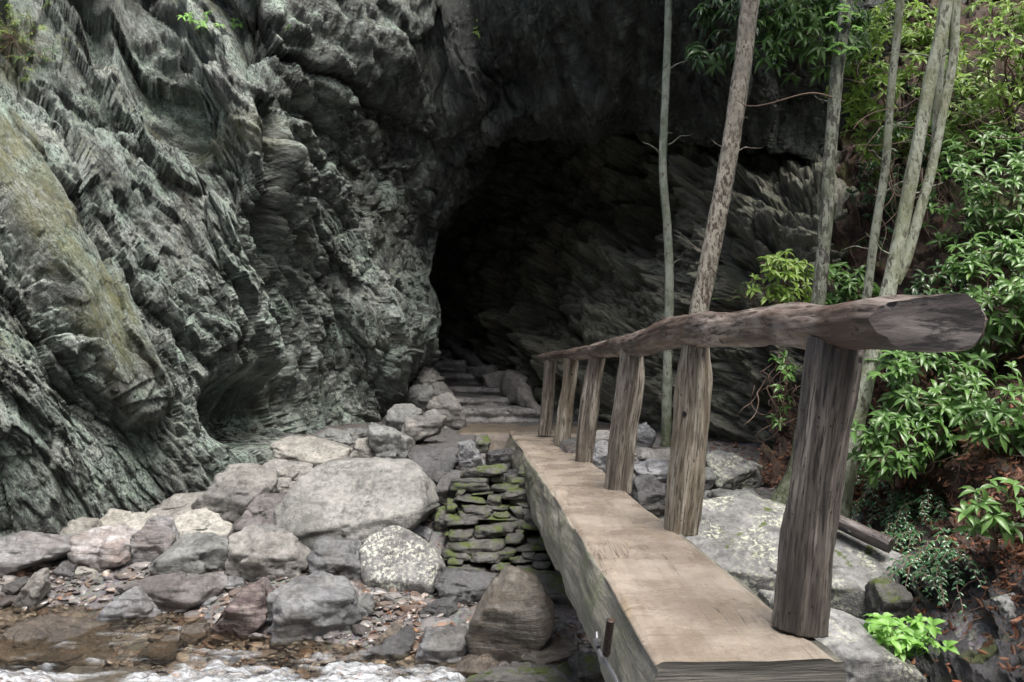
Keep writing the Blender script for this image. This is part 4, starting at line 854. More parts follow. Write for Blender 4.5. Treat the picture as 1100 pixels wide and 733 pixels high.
# handrail
RL = [(1137, 347, 1.95, .078), (1090, 347, 2.12, .08), (1050, 348, 2.32, .081), (1000, 347, 2.50, .083), (940, 348, 2.80, .085), (896, 350, 3.1, .085), (830, 352, 3.7, .088), (760, 355, 4.7, .095), (720, 359, 5.5, .1), (679, 371, 6.6, .09), (641, 377, 8.4, .078), (614, 381, 9.9, .068), (591, 383.5, 11.2, .062), (582, 384.5, 11.8, .055)]
Cc = np.array([at(q[0], q[1], q[2]) for q in RL]); t = np.linspace(0, len(Cc) - 1, 520); c = cr(Cc, t); r_ = cr(np.array([[q[3]] for q in RL]), t)[:, 0]
c = c + .02 * np.stack([vnoise(np.c_[t * 1.3, t * 0, t * 0], 3), t * 0, vnoise(np.c_[t * 1.1, t * 0, t * 0 + 4], 5)], -1)
V, uv, L = tube(c, r_, 64, .2, 31, 2.6, rib=.07)
# round the near end off, then flatten it
S0 = np.array([1.272, 2.415, 1.108]); ax_ = np.array([.08, -1., 0.]); ax_ /= np.linalg.norm(ax_)
tt = (c - S0) @ ax_; tm = tt.max(); th_ = np.clip(tt / tm, 0, 1) * math.pi / 2; cS = S0 + ((c[np.argmin(np.abs(tt))] - S0) - ((c[np.argmin(np.abs(tt))] - S0) @ ax_) * ax_)
for k_ in np.where(tt > 0)[0]:
    rad_ = V[k_] - c[k_]; rad_ = rad_ - (rad_ @ ax_)[:, None] * ax_; V[k_] = cS + ax_ * .095 * math.sin(th_[k_]) + rad_ * max(math.cos(th_[k_]), .02) ** .8
# the near end is adzed to a flat face turned to the bridge side
me = tube_mesh('handrail', V - BL, uv, [M_rail, M_railend]); bmx = bmesh.new(); bmx.from_mesh(me)
def cut(pt, nv, mi_=1):
    res = bmesh.ops.bisect_plane(bmx, geom=bmx.verts[:] + bmx.edges[:] + bmx.faces[:], plane_co=Vector(pt) - Vector(BL), plane_no=Vector(nv), clear_outer=True)
    ed = [e for e in res['geom_cut'] if isinstance(e, bmesh.types.BMEdge)]
    if ed:
        uvl = bmx.loops.layers.uv.active; r2 = bmesh.ops.triangle_fill(bmx, edges=ed, use_beauty=True)
        nv_ = Vector(nv).normalized(); e1 = nv_.cross(Vector((0, 0, 1))).normalized()
        for g_ in r2['geom']:
            if isinstance(g_, bmesh.types.BMFace):
                g_.material_index = mi_; g_.smooth = False
                for lp in g_.loops: lp[uvl].uv = (lp.vert.co.z, lp.vert.co.dot(e1))
p950 = at(952, 349, 2.74) + np.array([-.075, 0, 0]); pend = at(1052, 352, 2.25)
dv = pend - p950; nv = np.cross([0, 0, 1], dv); nv = nv if nv[1] < 0 else -nv; nv = nv / np.linalg.norm(nv); nv[2] = .12
cut((1.155, 2.67, 1.1), (-.881, -.473, .06))
bmesh.ops.recalc_face_normals(bmx, faces=bmx.faces); bmx.to_mesh(me); bmx.free(); link('handrail', me, broot)
# rusty anchor cable and turnbuckle hanging on the left of the beam
M_rust, nt, b = mat('rusty_steel'); g = N(nt); g.put(b.inputs['Base Color'], g.ramp(g.noise(g.pos(), 60, 5, .7), [(.4, (.02, .015, .013)), (.65, (.06, .035, .026))])); b.inputs['Roughness'].default_value = .6; b.inputs['Metallic'].default_value = .4
M_galv, nt, b = mat('galvanised_cable'); b.inputs['Base Color'].default_value = (.16, .165, .17, 1); b.inputs['Metallic'].default_value = .7; b.inputs['Roughness'].default_value = .4
kroot = empty('anchor_cable', at(655, 690, 3.2), 'rusty threaded rod and steel cable fixed to the left side of the beam', 'cable')
KL = np.array(kroot.location)
c = np.array([at(656 - 5 * q, 666 + 38 * q, 3.16 + .05 * q) for q in np.linspace(0, 1, 160)]); r_ = .012 + .0045 * np.sin(np.linspace(0, 1, 160) * 2 * np.pi * 14)
V, uv, L = tube(c, r_, 14, 0); link('threaded_rod', tube_mesh('threaded_rod', V - KL, uv, M_rust), kroot)
c = cr(np.array([at(641, 680, 3.42), at(642, 690, 3.38), at(645, 702, 3.3), at(655, 717, 3.2), at(664, 735, 3.1), at(668, 760, 3.0)]), np.linspace(0, 5, 400))
T_ = np.linspace(0, 60 * np.pi, 400); V, uv, L = tube(c, .0085 + .0 * T_, 10, 0)
V = V + (V - c[:, None]) * (.25 * np.sin(T_[:, None] + np.linspace(0, 2 * np.pi, V.shape[1])[None] * 3))[..., None]; V[:, -1] = V[:, 0]
link('cable', tube_mesh('cable', V - KL, uv, M_galv), kroot)
for q in ((642, 690, 3.33), (648, 708, 3.26)):
    bm_2 = bmesh.new(); bmesh.ops.create_cone(bm_2, cap_ends=True, segments=6, radius1=.02, radius2=.02, depth=.022); bmesh.ops.bevel(bm_2, geom=bm_2.edges[:], offset=.003, segments=2, affect='EDGES')
    me = bpy.data.meshes.new('clamp_nut'); bm_2.to_mesh(me); bm_2.free(); me.materials.append(M_galv); link('clamp_nut', me, kroot, loc=tuple(at(*q) - KL))

# ---------------------------------------------------------------- trees
def bark_mat(name, brown, pale, green, amount=.5, sc=1.):
    m, nt, b = mat(name); g = N(nt); p = g.pos(); q = g.mapping(p, scale=(1, 1, .45))
    n1 = g.noise(q, 20 * sc, 7, .72); n2 = g.noise(q, 5 * sc, 5, .65); n3 = g.noise(g.mapping(p, scale=(1, 1, .25)), 45 * sc, 5, .7)
    c = g.mix(g.ramp(n3, [(.38, .9), (.55, 0.)]), brown, tuple(x * .35 for x in brown))
    c = g.mix(g.math('MULTIPLY', g.ramp(n1, [(.51 - .1 * amount, 0.), (.54 - .1 * amount, 1.)]), g.ramp(n2, [(.30, .35), (.5, 1.)])), c, pale)
    c = g.mix(g.ramp(g.noise(p, 3.1, 6, .7), [(.47, 0.), (.58, .65)]), c, green)
    ms = g.math('MULTIPLY', g.attr('foot'), g.ramp(g.noise(p, 9, 5, .7), [(.35, .3), (.55, 1.)])); c = g.mix(ms, c, (.05, .065, .02))
    g.put(b.inputs['Base Color'], c); b.inputs['Roughness'].default_value = .65
    g.put(b.inputs['Normal'], g.bump(g.math('ADD', n1, g.math('MULTIPLY', n3, .8)), 1., .03)); return m
B_pale = bark_mat('pale_lichened_bark', (.14, .13, .10), (.36, .40, .33), (.17, .21, .14), 1.0)
B_speck = bark_mat('speckled_brown_bark', (.095, .065, .048), (.38, .36, .30), (.22, .21, .17), .42, 1.6)
B_dark = bark_mat('dark_mossy_bark', (.06, .055, .045), (.24, .26, .21), (.09, .11, .06), .35)
B_green = bark_mat('green_grey_bark', (.12, .12, .085), (.33, .36, .28), (.16, .18, .085), .8)
B_twig, nt, b = mat('twig_bark'); b.inputs['Base Color'].default_value = (.15, .105, .08, 1); b.inputs['Roughness'].default_value = .8

def leaf_mat(name, c1, c2, back=None, rough=.33, spec=.5, sat=1.):
    m = bpy.data.materials.new(name); m.use_nodes = True; nt = m.node_tree; nt.nodes.clear(); g = N(nt)
    out = g.node("ShaderNodeOutputMaterial"); b = g.node("ShaderNodeBsdfPrincipled")
    c = g.ramp(g.attr('rnd'), [(0., c1), (.9, c2), (.965, tuple(1.15 * x for x in c2)), (.985, (c2[0] * 1.5, c2[1] * .9, c2[2] * .8))]); c = g.mix(g.math('MULTIPLY', g.attr('rib'), .35), c, tuple(x * 1.6 for x in c2))
    g.put(b.inputs['Base Color'], c); b.inputs['Roughness'].default_value = rough; b.inputs['Specular IOR Level'].default_value = spec
    t = g.node("ShaderNodeBsdfTranslucent"); g.put(t.inputs[0], g.mix(.5, c, tuple(x * 1.5 for x in c2)))
    mx = g.node("ShaderNodeMixShader"); mx.inputs[0].default_value = .38; nt.links.new(b.outputs[0], mx.inputs[1]); nt.links.new(t.outputs[0], mx.inputs[2]); nt.links.new(mx.outputs[0], out.inputs[0]); return m
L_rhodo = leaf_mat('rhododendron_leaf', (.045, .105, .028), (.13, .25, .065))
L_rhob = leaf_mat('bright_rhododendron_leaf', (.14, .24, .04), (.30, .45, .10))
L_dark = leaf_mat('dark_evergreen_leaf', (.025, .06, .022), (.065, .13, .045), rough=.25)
L_hob = leaf_mat('small_glossy_leaf', (.025, .075, .035), (.08, .19, .08), rough=.2, spec=.7)
L_herb = leaf_mat('fresh_green_leaf', (.10, .24, .045), (.22, .42, .09), rough=.45)
L_crown = leaf_mat('crown_leaf', (.05, .10, .025), (.12, .2, .05), rough=.5)
L_litter = leaf_mat('fallen_leaf', (.06, .028, .017), (.27, .13, .075), rough=.5, spec=.4)

_st = np.array([0, .18, .42, .7, 1.]); _wd = np.array([.05, .62, 1., .8, .04])
def leaves(org, dirs, ups, Ls, width=.26, droop=.35, fold=.25, rnd=None):
    """one folded, drooping leaf per row; 15 vertices and 8 quads each"""
    M = len(org); dirs = dirs / np.linalg.norm(dirs, axis=1, keepdims=True)
    sd_ = np.cross(dirs, ups); sd_ /= (np.linalg.norm(sd_, axis=1, keepdims=True) + 1e-9); up = np.cross(sd_, dirs)
    V = np.zeros((M, 5, 3, 3)); Ls = Ls[:, None]
    for i in range(5):
        s = _st[i]; ce = org + dirs * Ls * s * (1 - .12 * s * s) - up * Ls * droop * s * s
        ce[:, 2] -= (Ls[:, 0] * droop * .5 * s * s)
        hw = .5 * width * Ls * _wd[i]
        V[:, i, 1] = ce; V[:, i, 0] = ce - sd_ * hw + up * hw * fold * 2; V[:, i, 2] = ce + sd_ * hw + up * hw * fold * 2
    b0 = np.arange(M)[:, None] * 15; q = []
    for i in range(4):
        for j in range(2):
            a = i * 3 + j; q.append(np.stack([b0[:, 0] + a, b0[:, 0] + a + 1, b0[:, 0] + a + 4, b0[:, 0] + a + 3], -1))
    rib = np.zeros((M, 5, 3)); rib[:, :, 1] = 1
    rn = (RNG.random(M) if rnd is None else rnd)[:, None] + np.zeros((M, 15))
    return V.reshape(-1, 3), np.concatenate(q), rn.ravel(), rib.ravel()
def whorls(cen, axis, n=8, L=.12, elev=25, seed=0, jitter=.3):
    r = np.random.default_rng(seed); W = len(cen); axis = axis / np.linalg.norm(axis, axis=1, keepdims=True)
    ref = np.where(np.abs(axis[:, 2:3]) > .9, [[1., 0, 0]], [[0, 0, 1.]]); e1 = np.cross(axis, ref); e1 /= np.linalg.norm(e1, axis=1, keepdims=True); e2 = np.cross(axis, e1)
    O, Dd, U, LL, Rn = [], [], [], [], []; wr = r.random(W)
    for k in range(n):
        keep = r.random(W) < .93; th = 2 * np.pi * (k * .618) + r.normal(0, jitter, W) + wr * 6; el = np.radians(elev + r.normal(0, 14, W) + (k % 3) * 14 - 10)
        d = (np.cos(th)[:, None] * e1 + np.sin(th)[:, None] * e2) * np.cos(el)[:, None] + axis * np.sin(el)[:, None]
        O.append(cen[keep]); Dd.append(d[keep]); U.append(axis[keep]); LL.append((L * r.uniform(.5, 1.2, W))[keep]); Rn.append(np.clip(wr * .6 + r.random(W) * .4, 0, 1)[keep])
    return np.concatenate(O), np.concatenate(Dd), np.concatenate(U), np.concatenate(LL), np.concatenate(Rn)
def tubes(paths, R0, R1, nseg=5):
    """many thin tapering tubes in one mesh"""
    Vs, Fs, o = [], [], 0
    for P_, a, b_ in zip(paths, R0, R1):
        P_ = np.asarray(P_); T = np.gradient(P_, axis=0); T /= (np.linalg.norm(T, axis=1, keepdims=True) + 1e-9)
        ref = np.array([.3, .9, .3]); A = np.cross(T, ref); A /= (np.linalg.norm(A, axis=1, keepdims=True) + 1e-9); B = np.cross(A, T); an = np.linspace(0, 2 * np.pi, nseg, endpoint=False)
        R = np.linspace(a, b_, len(P_))[:, None, None]
        V = P_[:, None] + R * (np.cos(an)[None, :, None] * A[:, None] + np.sin(an)[None, :, None] * B[:, None])
        Vs.append(V.reshape(-1, 3)); Fs.append(grid_faces(len(P_), nseg, True) + o); o += len(P_) * nseg
    return np.concatenate(Vs), np.concatenate(Fs)
def wiggly(a, b_, n, amp, r, sag=0.):
    t = np.linspace(0, 1, n)[:, None]; w = r.normal(0, amp, (4, 3)); p = a * (1 - t) + b_ * t
    for k in range(4): p = p + w[k] * np.sin(np.pi * (k + 1) * t) / (k + 1)
    p[:, 2] -= sag * (t[:, 0] * (1 - t[:, 0])) * 4; return p
def shrub(label, cx, cy, D, rx, ry, dp, n, L=.12, lm=None, root=None, name='rhododendron', cat='shrub', group='rhododendrons on the bank', seed=0, elev=22, nl=8, face=.5, width=.3, droop=.35, stems=14, shell=.55):
    r = np.random.default_rng(900 + seed); lm = lm or L_rhodo
    c0 = at(cx, cy, D); sx, sz = rx / F * D, ry / F * D
    u = r.normal(size=(n, 3)); u /= np.linalg.norm(u, axis=1, keepdims=True); u[:, 1] = -np.abs(u[:, 1]) * .9 + .25 * r.random(n); rad = r.uniform(shell, 1.05, n)[:, None]
    P_ = c0 + u * rad * np.array([sx, dp, sz]); P_ += .25 * np.stack([fbm(P_ * 1.6, 2, seed + k) for k in range(3)], -1) * min(sx, 1)
    hole = fbm(P_ * 1.7 + seed, 2, 33) > -.33; P_ = P_[hole]; u = u[hole]
    ax = u * .5 + np.array([0, -face, .75]) + r.normal(0, .25, u.shape)
    O, Dd, U, LL, Rn = whorls(P_, ax, nl, L, elev, seed)
    V, q, rn, rib = leaves(O, Dd, U, LL, width, droop, rnd=Rn)
    base = at(*(root if root else (cx, cy + ry * .9, D + dp * .6)))
    ro = empty(name, base, label, cat, group); bl = np.array(ro.location)
    link('foliage', mesh_np('foliage', V - bl, q, lm, attrs={'rnd': rn, 'rib': rib}), ro)
    idx = r.choice(len(P_), min(stems, len(P_)), replace=False); hubs = [wiggly(base, P_[i], 16, .06, r) for i in idx]
    paths = list(hubs); R0 = [.013] * len(hubs); R1 = [.004] * len(hubs)
    H = np.concatenate([h[5:14] for h in hubs])
    for i in range(len(P_)):
        if r.random() < .75:
            j = np.argmin(((H - P_[i]) ** 2).sum(1)); paths.append(wiggly(H[j], P_[i], 7, .03, r)); R0.append(.005); R1.append(.003)
    paths.append(np.linspace(base - [0, 0, .12], base + [0, 0, .04], 5)); R0.append(.03); R1.append(.02); v, f = tubes(paths, R0, R1); link('stems', mesh_np('stems', v - bl, f, B_twig), ro); return ro

def tree(label, pts_, rads, D, bm_, stems=(), crown=None, seed=0, leaf_tufts=(), group='slim trees standing before the cave'):
    Cc = np.array([at(p[0], p[1], D) for p in pts_]); base = Cc[-1].copy(); ro = empty('tree', base, label, 'tree', group); bl = np.array(ro.location)
    def stem(Cc, rads, nm, sd):
        t = np.linspace(0, len(Cc) - 1, 420); c = cr(Cc, t); R = cr(np.array(rads, float)[:, None], t)[:, 0]
        V, uv, L = tube(c, R * .8, 30, .14, sd, 4.)
        V = V + 0; foot = sstep(.9, .0, V[..., 2] - base[2])
        me = mesh_np(nm, V.reshape(-1, 3) - bl, grid_faces(*V.shape[:2]), bm_, attrs={'foot': foot.ravel()}); return me
    link('trunk', stem(Cc, [r_ / F * D for r_ in rads], 'trunk', 50 + seed), ro)
    for k, (sp, sr) in enumerate(stems):
        Cs = np.array([at(p[0], p[1], D + (p[2] if len(p) > 2 else 0)) for p in sp]); link('side_stem', stem(Cs, [r_ / F * D for r_ in sr], 'side_stem', 60 + seed + k), ro)
    r = np.random.default_rng(400 + seed)
    top = Cc[0]; cc = top + np.array(crown[:3]); M = crown[4]
    u = r.normal(size=(M, 3)); u /= np.linalg.norm(u, axis=1, keepdims=True); Pc = cc + u * (r.random(M) ** .45)[:, None] * np.array([1, 1, .6]) * crown[3]
    Pc = Pc[fbm(Pc * .9, 3, seed) > -.22]
    d_ = r.normal(size=Pc.shape); d_[:, 2] -= .3
    V, q, rn, rib = leaves(Pc, d_, np.tile([0, 0, 1.], (len(Pc), 1)) + r.normal(0, .3, Pc.shape), r.uniform(.09, .17, len(Pc)), .5, .2)
    link('crown', mesh_np('crown', V - bl, q, L_crown, attrs={'rnd': rn, 'rib': rib}), ro)
    limbs = [wiggly(Cc[0] + np.array([0, 0, -.3]) + (cc - top) * r.random() * .5, cc + r.normal(size=3) * crown[3] * .5, 14, .12, r) for _ in range(9)]
    v, f = tubes(limbs, [.035] * 9, [.008] * 9, 7); link('limbs', mesh_np('limbs', v - bl, f, bm_, attrs={'foot': np.zeros(len(v))}), ro)
    for _ in range(6):
        q = cr(Cc, np.array([r.uniform(2.2, len(Cc) - 3.2)]))[0]; dd_ = np.array([r.choice([-1, 1]) * 1., r.normal(0, .4), r.uniform(.1, .8)]); v, f = tubes([wiggly(q, q + dd_ * r.uniform(.08, .38), 9, .02, r)], [.009], [.002], 6)
        link('twig', mesh_np('twig', v - bl, f, bm_, attrs={'foot': np.zeros(len(v))}), ro)
    for (tx, ty) in leaf_tufts:
        W = at(tx, ty, D - .12)[None] + r.normal(0, .09, (7, 3)); O, Dd, U, LL, Rn = whorls(W, np.tile([0, -.5, .7], (7, 1)), 5, .085, 15, seed)
        V, q, rn, rib = leaves(O, Dd, U, LL, .5, .2, rnd=Rn); link('young_leaves', mesh_np('young_leaves', V - bl, q, L_herb, attrs={'rnd': rn, 'rib': rib}), ro)
    return ro
tree('slimmest straight tree with pale whitish bark, leftmost, at the back by the landing', [(722, -420), (719, -200), (718, 0), (715, 100), (712, 180), (717, 245), (719, 310), (717, 400), (715, 482)], [4.2, 4.5, 4.8, 5, 5.4, 5.6, 6, 6, 7], 10.3, B_pale, crown=(.2, -.5, .8, 1.7, 2400), seed=1)
tree('leaning tree with coarse brown-speckled bark rising behind the second post', [(845, -400), (822, -150), (806, 0), (795, 90), (779, 190), (762, 280), (751, 335), (742, 400), (735, 505)], [9, 10.5, 12, 12, 12, 12.5, 13, 14, 18], 8.7, B_speck, crown=(.4, -.5, .8, 1.8, 2400), seed=2)
tree('dark-barked tree with a flared mossy foot beside the angular boulder', [(935, -400), (918, -150), (909, 0), (900, 70), (893, 150), (887, 240), (879, 325), (868, 420), (858, 500), (843, 552)], [7, 7.5, 8.5, 8.5, 8.6, 9, 9, 9.5, 13, 26], 8.1, B_dark, crown=(.3, -.3, .8, 1.8, 2400), seed=3, leaf_tufts=[(904, 28), (908, 48), (901, 15)])
tree('thin green-grey tree between the dark-barked one and the forked one', [(990, -400), (976, -150), (967, 0), (957, 100), (951, 180), (940, 250), (931, 320), (920, 400), (905, 490), (893, 575)], [3.5, 4.2, 5, 5.2, 5.4, 5.6, 5.8, 6, 7, 9], 8.0, B_green, crown=(.2, -.2, .8, 1.5, 3000), seed=4)
tree('forked pale-barked tree, rightmost, passing behind the nearest post', [(1050, -400), (1030, -150), (1017, 0), (1000, 82), (985, 160), (970, 238), (955, 310), (940, 372), (922, 445), (908, 515), (897, 590)], [6, 7.5, 8.5, 8.5, 8.5, 9, 10, 10.5, 11, 12, 16], 7.4, B_green,
     stems=[([(1070, -380), (1040, -150), (1027, 0), (1024, 60), (1013, 120), (1001, 180), (986, 235), (973, 280), (962, 305)], [3, 4.5, 6, 6, 6, 6.2, 6.5, 7, 6]), ([(1040, -300, .1), (1020, -100, .15), (1016, 20, .2), (1010, 75, .2), (1006, 125, .12), (1003, 170, .05)], [2, 3, 5, 5.5, 5.5, 4])],
     crown=(.5, 0, .8, 1.8, 2400), seed=5)

# ---------------------------------------------------------------- shrubs
TOP_G = 'rhododendrons hanging over the cave'
SH = [
 ('dense rhododendron mass on the upper bank behind the handrail end', 1068, 215, 8.2, 75, 75, .7, 210, .125, L_rhodo),
 ('bright yellow-green rhododendron at the top between the two rightmost trees', 960, 90, 10.0, 75, 95, .7, 330, .125, L_rhob),
 ('rhododendron in the top right corner with light leaf tips', 1085, 60, 8.6, 60, 75, .6, 150, .12, L_rhob),
 ('rhododendron filling the right edge just above the handrail end', 1070, 320, 7.4, 60, 62, .55, 150, .12, L_rhodo),
 ('sparse rhododendron under the end of the handrail', 1000, 420, 7.3, 72, 48, .5, 95, .13, L_rhodo),
 ('low rhododendron right of the nearest post', 965, 470, 7.1, 50, 42, .4, 55, .13, L_rhodo),
 ('rhododendron on the right edge below the handrail end', 1080, 440, 6.5, 45, 50, .45, 45, .13, L_rhodo),
 ('single large-leaved rhododendron sprig low on the leaf-strewn bank', 1068, 548, 5.7, 40, 28, .25, 11, .135, L_rhodo),
 ('shiny rhododendron before the cave wall left of the dark-barked tree', 842, 300, 9.0, 34, 34, .35, 42, .13, L_rhob),
 ('rhododendron between the dark-barked and the thin tree, above the rail', 905, 310, 8.8, 34, 32, .35, 40, .13, L_rhodo),
 ('small sprigs hanging below the handrail beside the nearest post', 835, 412, 8.4, 22, 42, .25, 12, .10, L_rhodo),
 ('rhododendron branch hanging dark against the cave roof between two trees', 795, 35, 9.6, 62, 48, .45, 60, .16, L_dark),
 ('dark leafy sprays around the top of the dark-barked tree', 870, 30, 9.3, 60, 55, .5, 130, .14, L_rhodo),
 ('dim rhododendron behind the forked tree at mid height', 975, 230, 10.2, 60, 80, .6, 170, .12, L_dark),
 ('rhododendron high above the right rail, between the forked tree and the corner', 1040, 130, 9.2, 50, 60, .5, 130, .115, L_rhob),
]
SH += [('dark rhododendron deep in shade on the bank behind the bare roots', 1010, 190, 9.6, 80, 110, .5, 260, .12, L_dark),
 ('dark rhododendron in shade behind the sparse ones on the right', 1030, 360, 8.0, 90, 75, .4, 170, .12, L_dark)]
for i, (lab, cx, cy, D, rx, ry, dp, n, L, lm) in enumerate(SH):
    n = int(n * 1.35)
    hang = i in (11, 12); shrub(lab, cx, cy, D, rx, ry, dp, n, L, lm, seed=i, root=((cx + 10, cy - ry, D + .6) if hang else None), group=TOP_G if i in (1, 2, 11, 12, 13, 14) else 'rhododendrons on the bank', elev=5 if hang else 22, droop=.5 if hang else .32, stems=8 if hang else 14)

def fronds(label, roots, L, n_leaf, leafL, lm, name='leucothoe', cat='shrub', group='low plants on the bank', seed=0, spread=.6, width=.42, droop=.25):
    r = np.random.default_rng(seed + 77); paths = []; O, Dd, U, LL = [], [], [], []
    base = np.array(roots).mean(0)
    for rt in roots:
        for _ in range(1):
            d = np.array([r.normal(-.15, spread), -.75 + r.normal(0, .3), .0]); d /= np.linalg.norm(d); l = L * r.uniform(.6, 1.15); t = np.linspace(0, 1, 14)[:, None]
            p = np.array(rt) + d * l * t + np.array([0, 0, 1.]) * l * (.55 * t - .75 * t * t) + r.normal(0, .01, (14, 3)); paths.append(p)
            T = np.gradient(p, axis=0); T /= np.linalg.norm(T, axis=1, keepdims=True); sdv = np.cross(T, [0, 0, 1.]); sdv /= np.linalg.norm(sdv, axis=1, keepdims=True)
            for k in range(n_leaf):
                s = 1 + 12 * (k + .5) / n_leaf; i0 = int(s); q = p[i0] * (1 - s + i0) + p[min(i0 + 1, 13)] * (s - i0); sg = 1 if k % 2 else -1
                O.append(q); Dd.append(sdv[i0] * sg + T[i0] * .55 + r.normal(0, .15, 3)); U.append(np.cross(sdv[i0], T[i0]) + np.array([0, -.35, .3]) + r.normal(0, .12, 3)); LL.append(leafL * r.uniform(.7, 1.1) * (1.15 - .5 * k / n_leaf))
    V, q, rn, rib = leaves(np.array(O), np.array(Dd), np.array(U), np.array(LL), width, droop)
    ro = empty(name, base, label, cat, group); bl = np.array(ro.location); link('foliage', mesh_np('foliage', V - bl, q, lm, attrs={'rnd': rn, 'rib': rib}), ro)
    v, f = tubes(paths, [.005] * len(paths), [.002] * len(paths)); link('stems', mesh_np('stems', v - bl, f, B_twig), ro); return ro
def bank_at(px, py):
    x, y = to_px(BANK[0]); k = np.argmin((x - px) ** 2 + (y - py) ** 2); return BANK[0].reshape(-1, 3)[k], BANK[1].reshape(-1, 3)[k]
rr_ = np.random.default_rng(3)
for lab, (x0, x1, y0, y1), n, sd_ in [('arching small-leaved glossy shrub right behind the foot of the nearest post', (915, 965, 490, 560), 46, 1),
                                 ('spreading small-leaved glossy shrub hanging over the fallen log', (945, 1010, 520, 580), 60, 2),
                                 ('trailing small-leaved shrub lowest on the bank above the bright green herb', (960, 1030, 570, 625), 44, 3)]:
    rt = [bank_at(rr_.uniform(x0, x1), rr_.uniform(y0, y1))[0] for _ in range(n)]
    fronds(lab, rt, .5, 16, .062, L_hob, seed=sd_)
hb = at(975, 700, 5.35); rt = [hb + np.array([rr_.uniform(-.2, .2), rr_.uniform(-.12, .15), -.03]) for _ in range(26)]
r = np.random.default_rng(8); cen = np.array([q + np.array([r.normal(0, .05), r.normal(-.03, .05), r.uniform(.06, .24)]) for q in rt for _ in range(2)]); O, Dd, U, LL, Rn = whorls(cen, np.tile([0, -.4, .9], (len(cen), 1)) + r.normal(0, .2, cen.shape), 5, .085, 20, 5)
V, q, rn, rib = leaves(O, Dd, U, LL, .5, .3, rnd=Rn); ho = empty('herb', hb, 'bright fresh green leafy herb growing between the flat ledge and the slate', 'plant'); bl = np.array(ho.location)
link('foliage', mesh_np('foliage', V - bl, q, L_herb, attrs={'rnd': rn, 'rib': rib}), ho)
v, f = tubes([wiggly(hb + np.array([0, 0, -.04]), cen[i], 8, .01, r) for i in range(len(cen))], [.003] * len(cen), [.002] * len(cen)); link('stems', mesh_np('stems', v - bl, f, L_herb, attrs={'rnd': np.zeros(len(v)), 'rib': np.zeros(len(v))}), ho)

# small plants clinging to the cliff
def cliff_at(px, py):
    x, y = to_px(CLIFF); k = np.argmin((x - px) ** 2 + (y - py) ** 2 + (CLIFF[..., 1] > 15) * 1e6); return CLIFF.reshape(-1, 3)[k]
CLG = 'plants rooted on the cliff face'
for i, (lab, px, py, n, sprd, L, lm, nm, kind) in enumerate([
    ('feathery light green hemlock twigs in the top left corner', 12, 45, 60, .34, .26, L_rhob, 'hemlock_seedling', 0),
    ('small leafy sprig on the cliff top left of the fern tuft', 212, 32, 7, .12, .10, L_herb, 'seedling', 1),
    ('grassy fern tuft on a ledge at the top of the cliff', 320, 32, 2, .03, .17, L_rhodo, 'fern', 1),
    ('small plant growing on the cliff at the left edge under the twigs', 36, 62, 5, .1, .14, L_dark, 'seedling', 1),
    ('tiny bright sprig right of the leafy one near the cliff top', 262, 22, 5, .10, .08, L_herb, 'seedling', 1),
    ('yellow-green clump of moss and fern high over the cave mouth', 510, 32, 6, .10, .09, L_rhob, 'fern', 1),
    ('faint feathery twigs above the handrail before the cave wall', 985, 300, 30, .22, .22, L_dark, 'hemlock_seedling', 2),
    ('feathery dark green twigs on the cave wall left of the shiny rhododendron', 808, 318, 22, .2, .2, L_dark, 'hemlock_seedling', 2)]):
    p0 = cliff_at(px, py) if kind < 2 else at(px, py, 9.3)
    r = np.random.default_rng(60 + i)
    if kind == 1:
        cen = p0 + np.array([0, -.06, .03]) + r.normal(0, sprd, (n, 3)) * np.array([1, .3, .7]); O, Dd, U, LL, Rn = whorls(cen, np.tile([0, -.7, .6], (n, 1)), 7, L, 25, i); V, q, rn, rib = leaves(O, Dd, U, LL, .3 if L < .13 else .13, .5, rnd=Rn)
        paths = [wiggly(p0 + np.array([0, .05, -.02]), c_, 6, .02, r) for c_ in cen]
    else:
        paths = []; O, Dd, U, LL = [], [], [], []
        for _ in range(n):
            a = p0 + r.normal(0, sprd, 3) * np.array([1, .25, .8]); d = np.array([r.normal(0, .8), -.7, r.normal(-.1, .3)]); d /= np.linalg.norm(d); b_ = a + d * L * r.uniform(.6, 1.2); p = wiggly(a, b_, 10, .01, r, -.02); paths.append(p); paths.append(wiggly(p0, a, 8, .01, r))
            sdv = np.cross(d, [0, 0, 1.])
            for k in range(26):
                O.append(p[min(9, k * 10 // 26)]); Dd.append(sdv * (1 if k % 2 else -1) + d * .5); U.append([0, -.4, 1.]); LL.append(.055 * (1.1 - .7 * k / 26))
        V, q, rn, rib = leaves(np.array(O), np.array(Dd), np.array(U) + r.normal(0, .1, (len(O), 3)), np.array(LL), .22, .15)
    ro = empty(nm, p0, lab, 'plant', CLG); bl = np.array(ro.location); link('foliage', mesh_np('foliage', V - bl, q, lm, attrs={'rnd': rn, 'rib': rib}), ro)
    paths.append(np.linspace(p0 - [0, -.04, .06], p0 + [0, .04, .02], 5)); v, f = tubes(paths, [.004] * (len(paths) - 1) + [.02], [.0015] * (len(paths) - 1) + [.012]); link('stems', mesh_np('stems', v - bl, f, B_twig), ro)

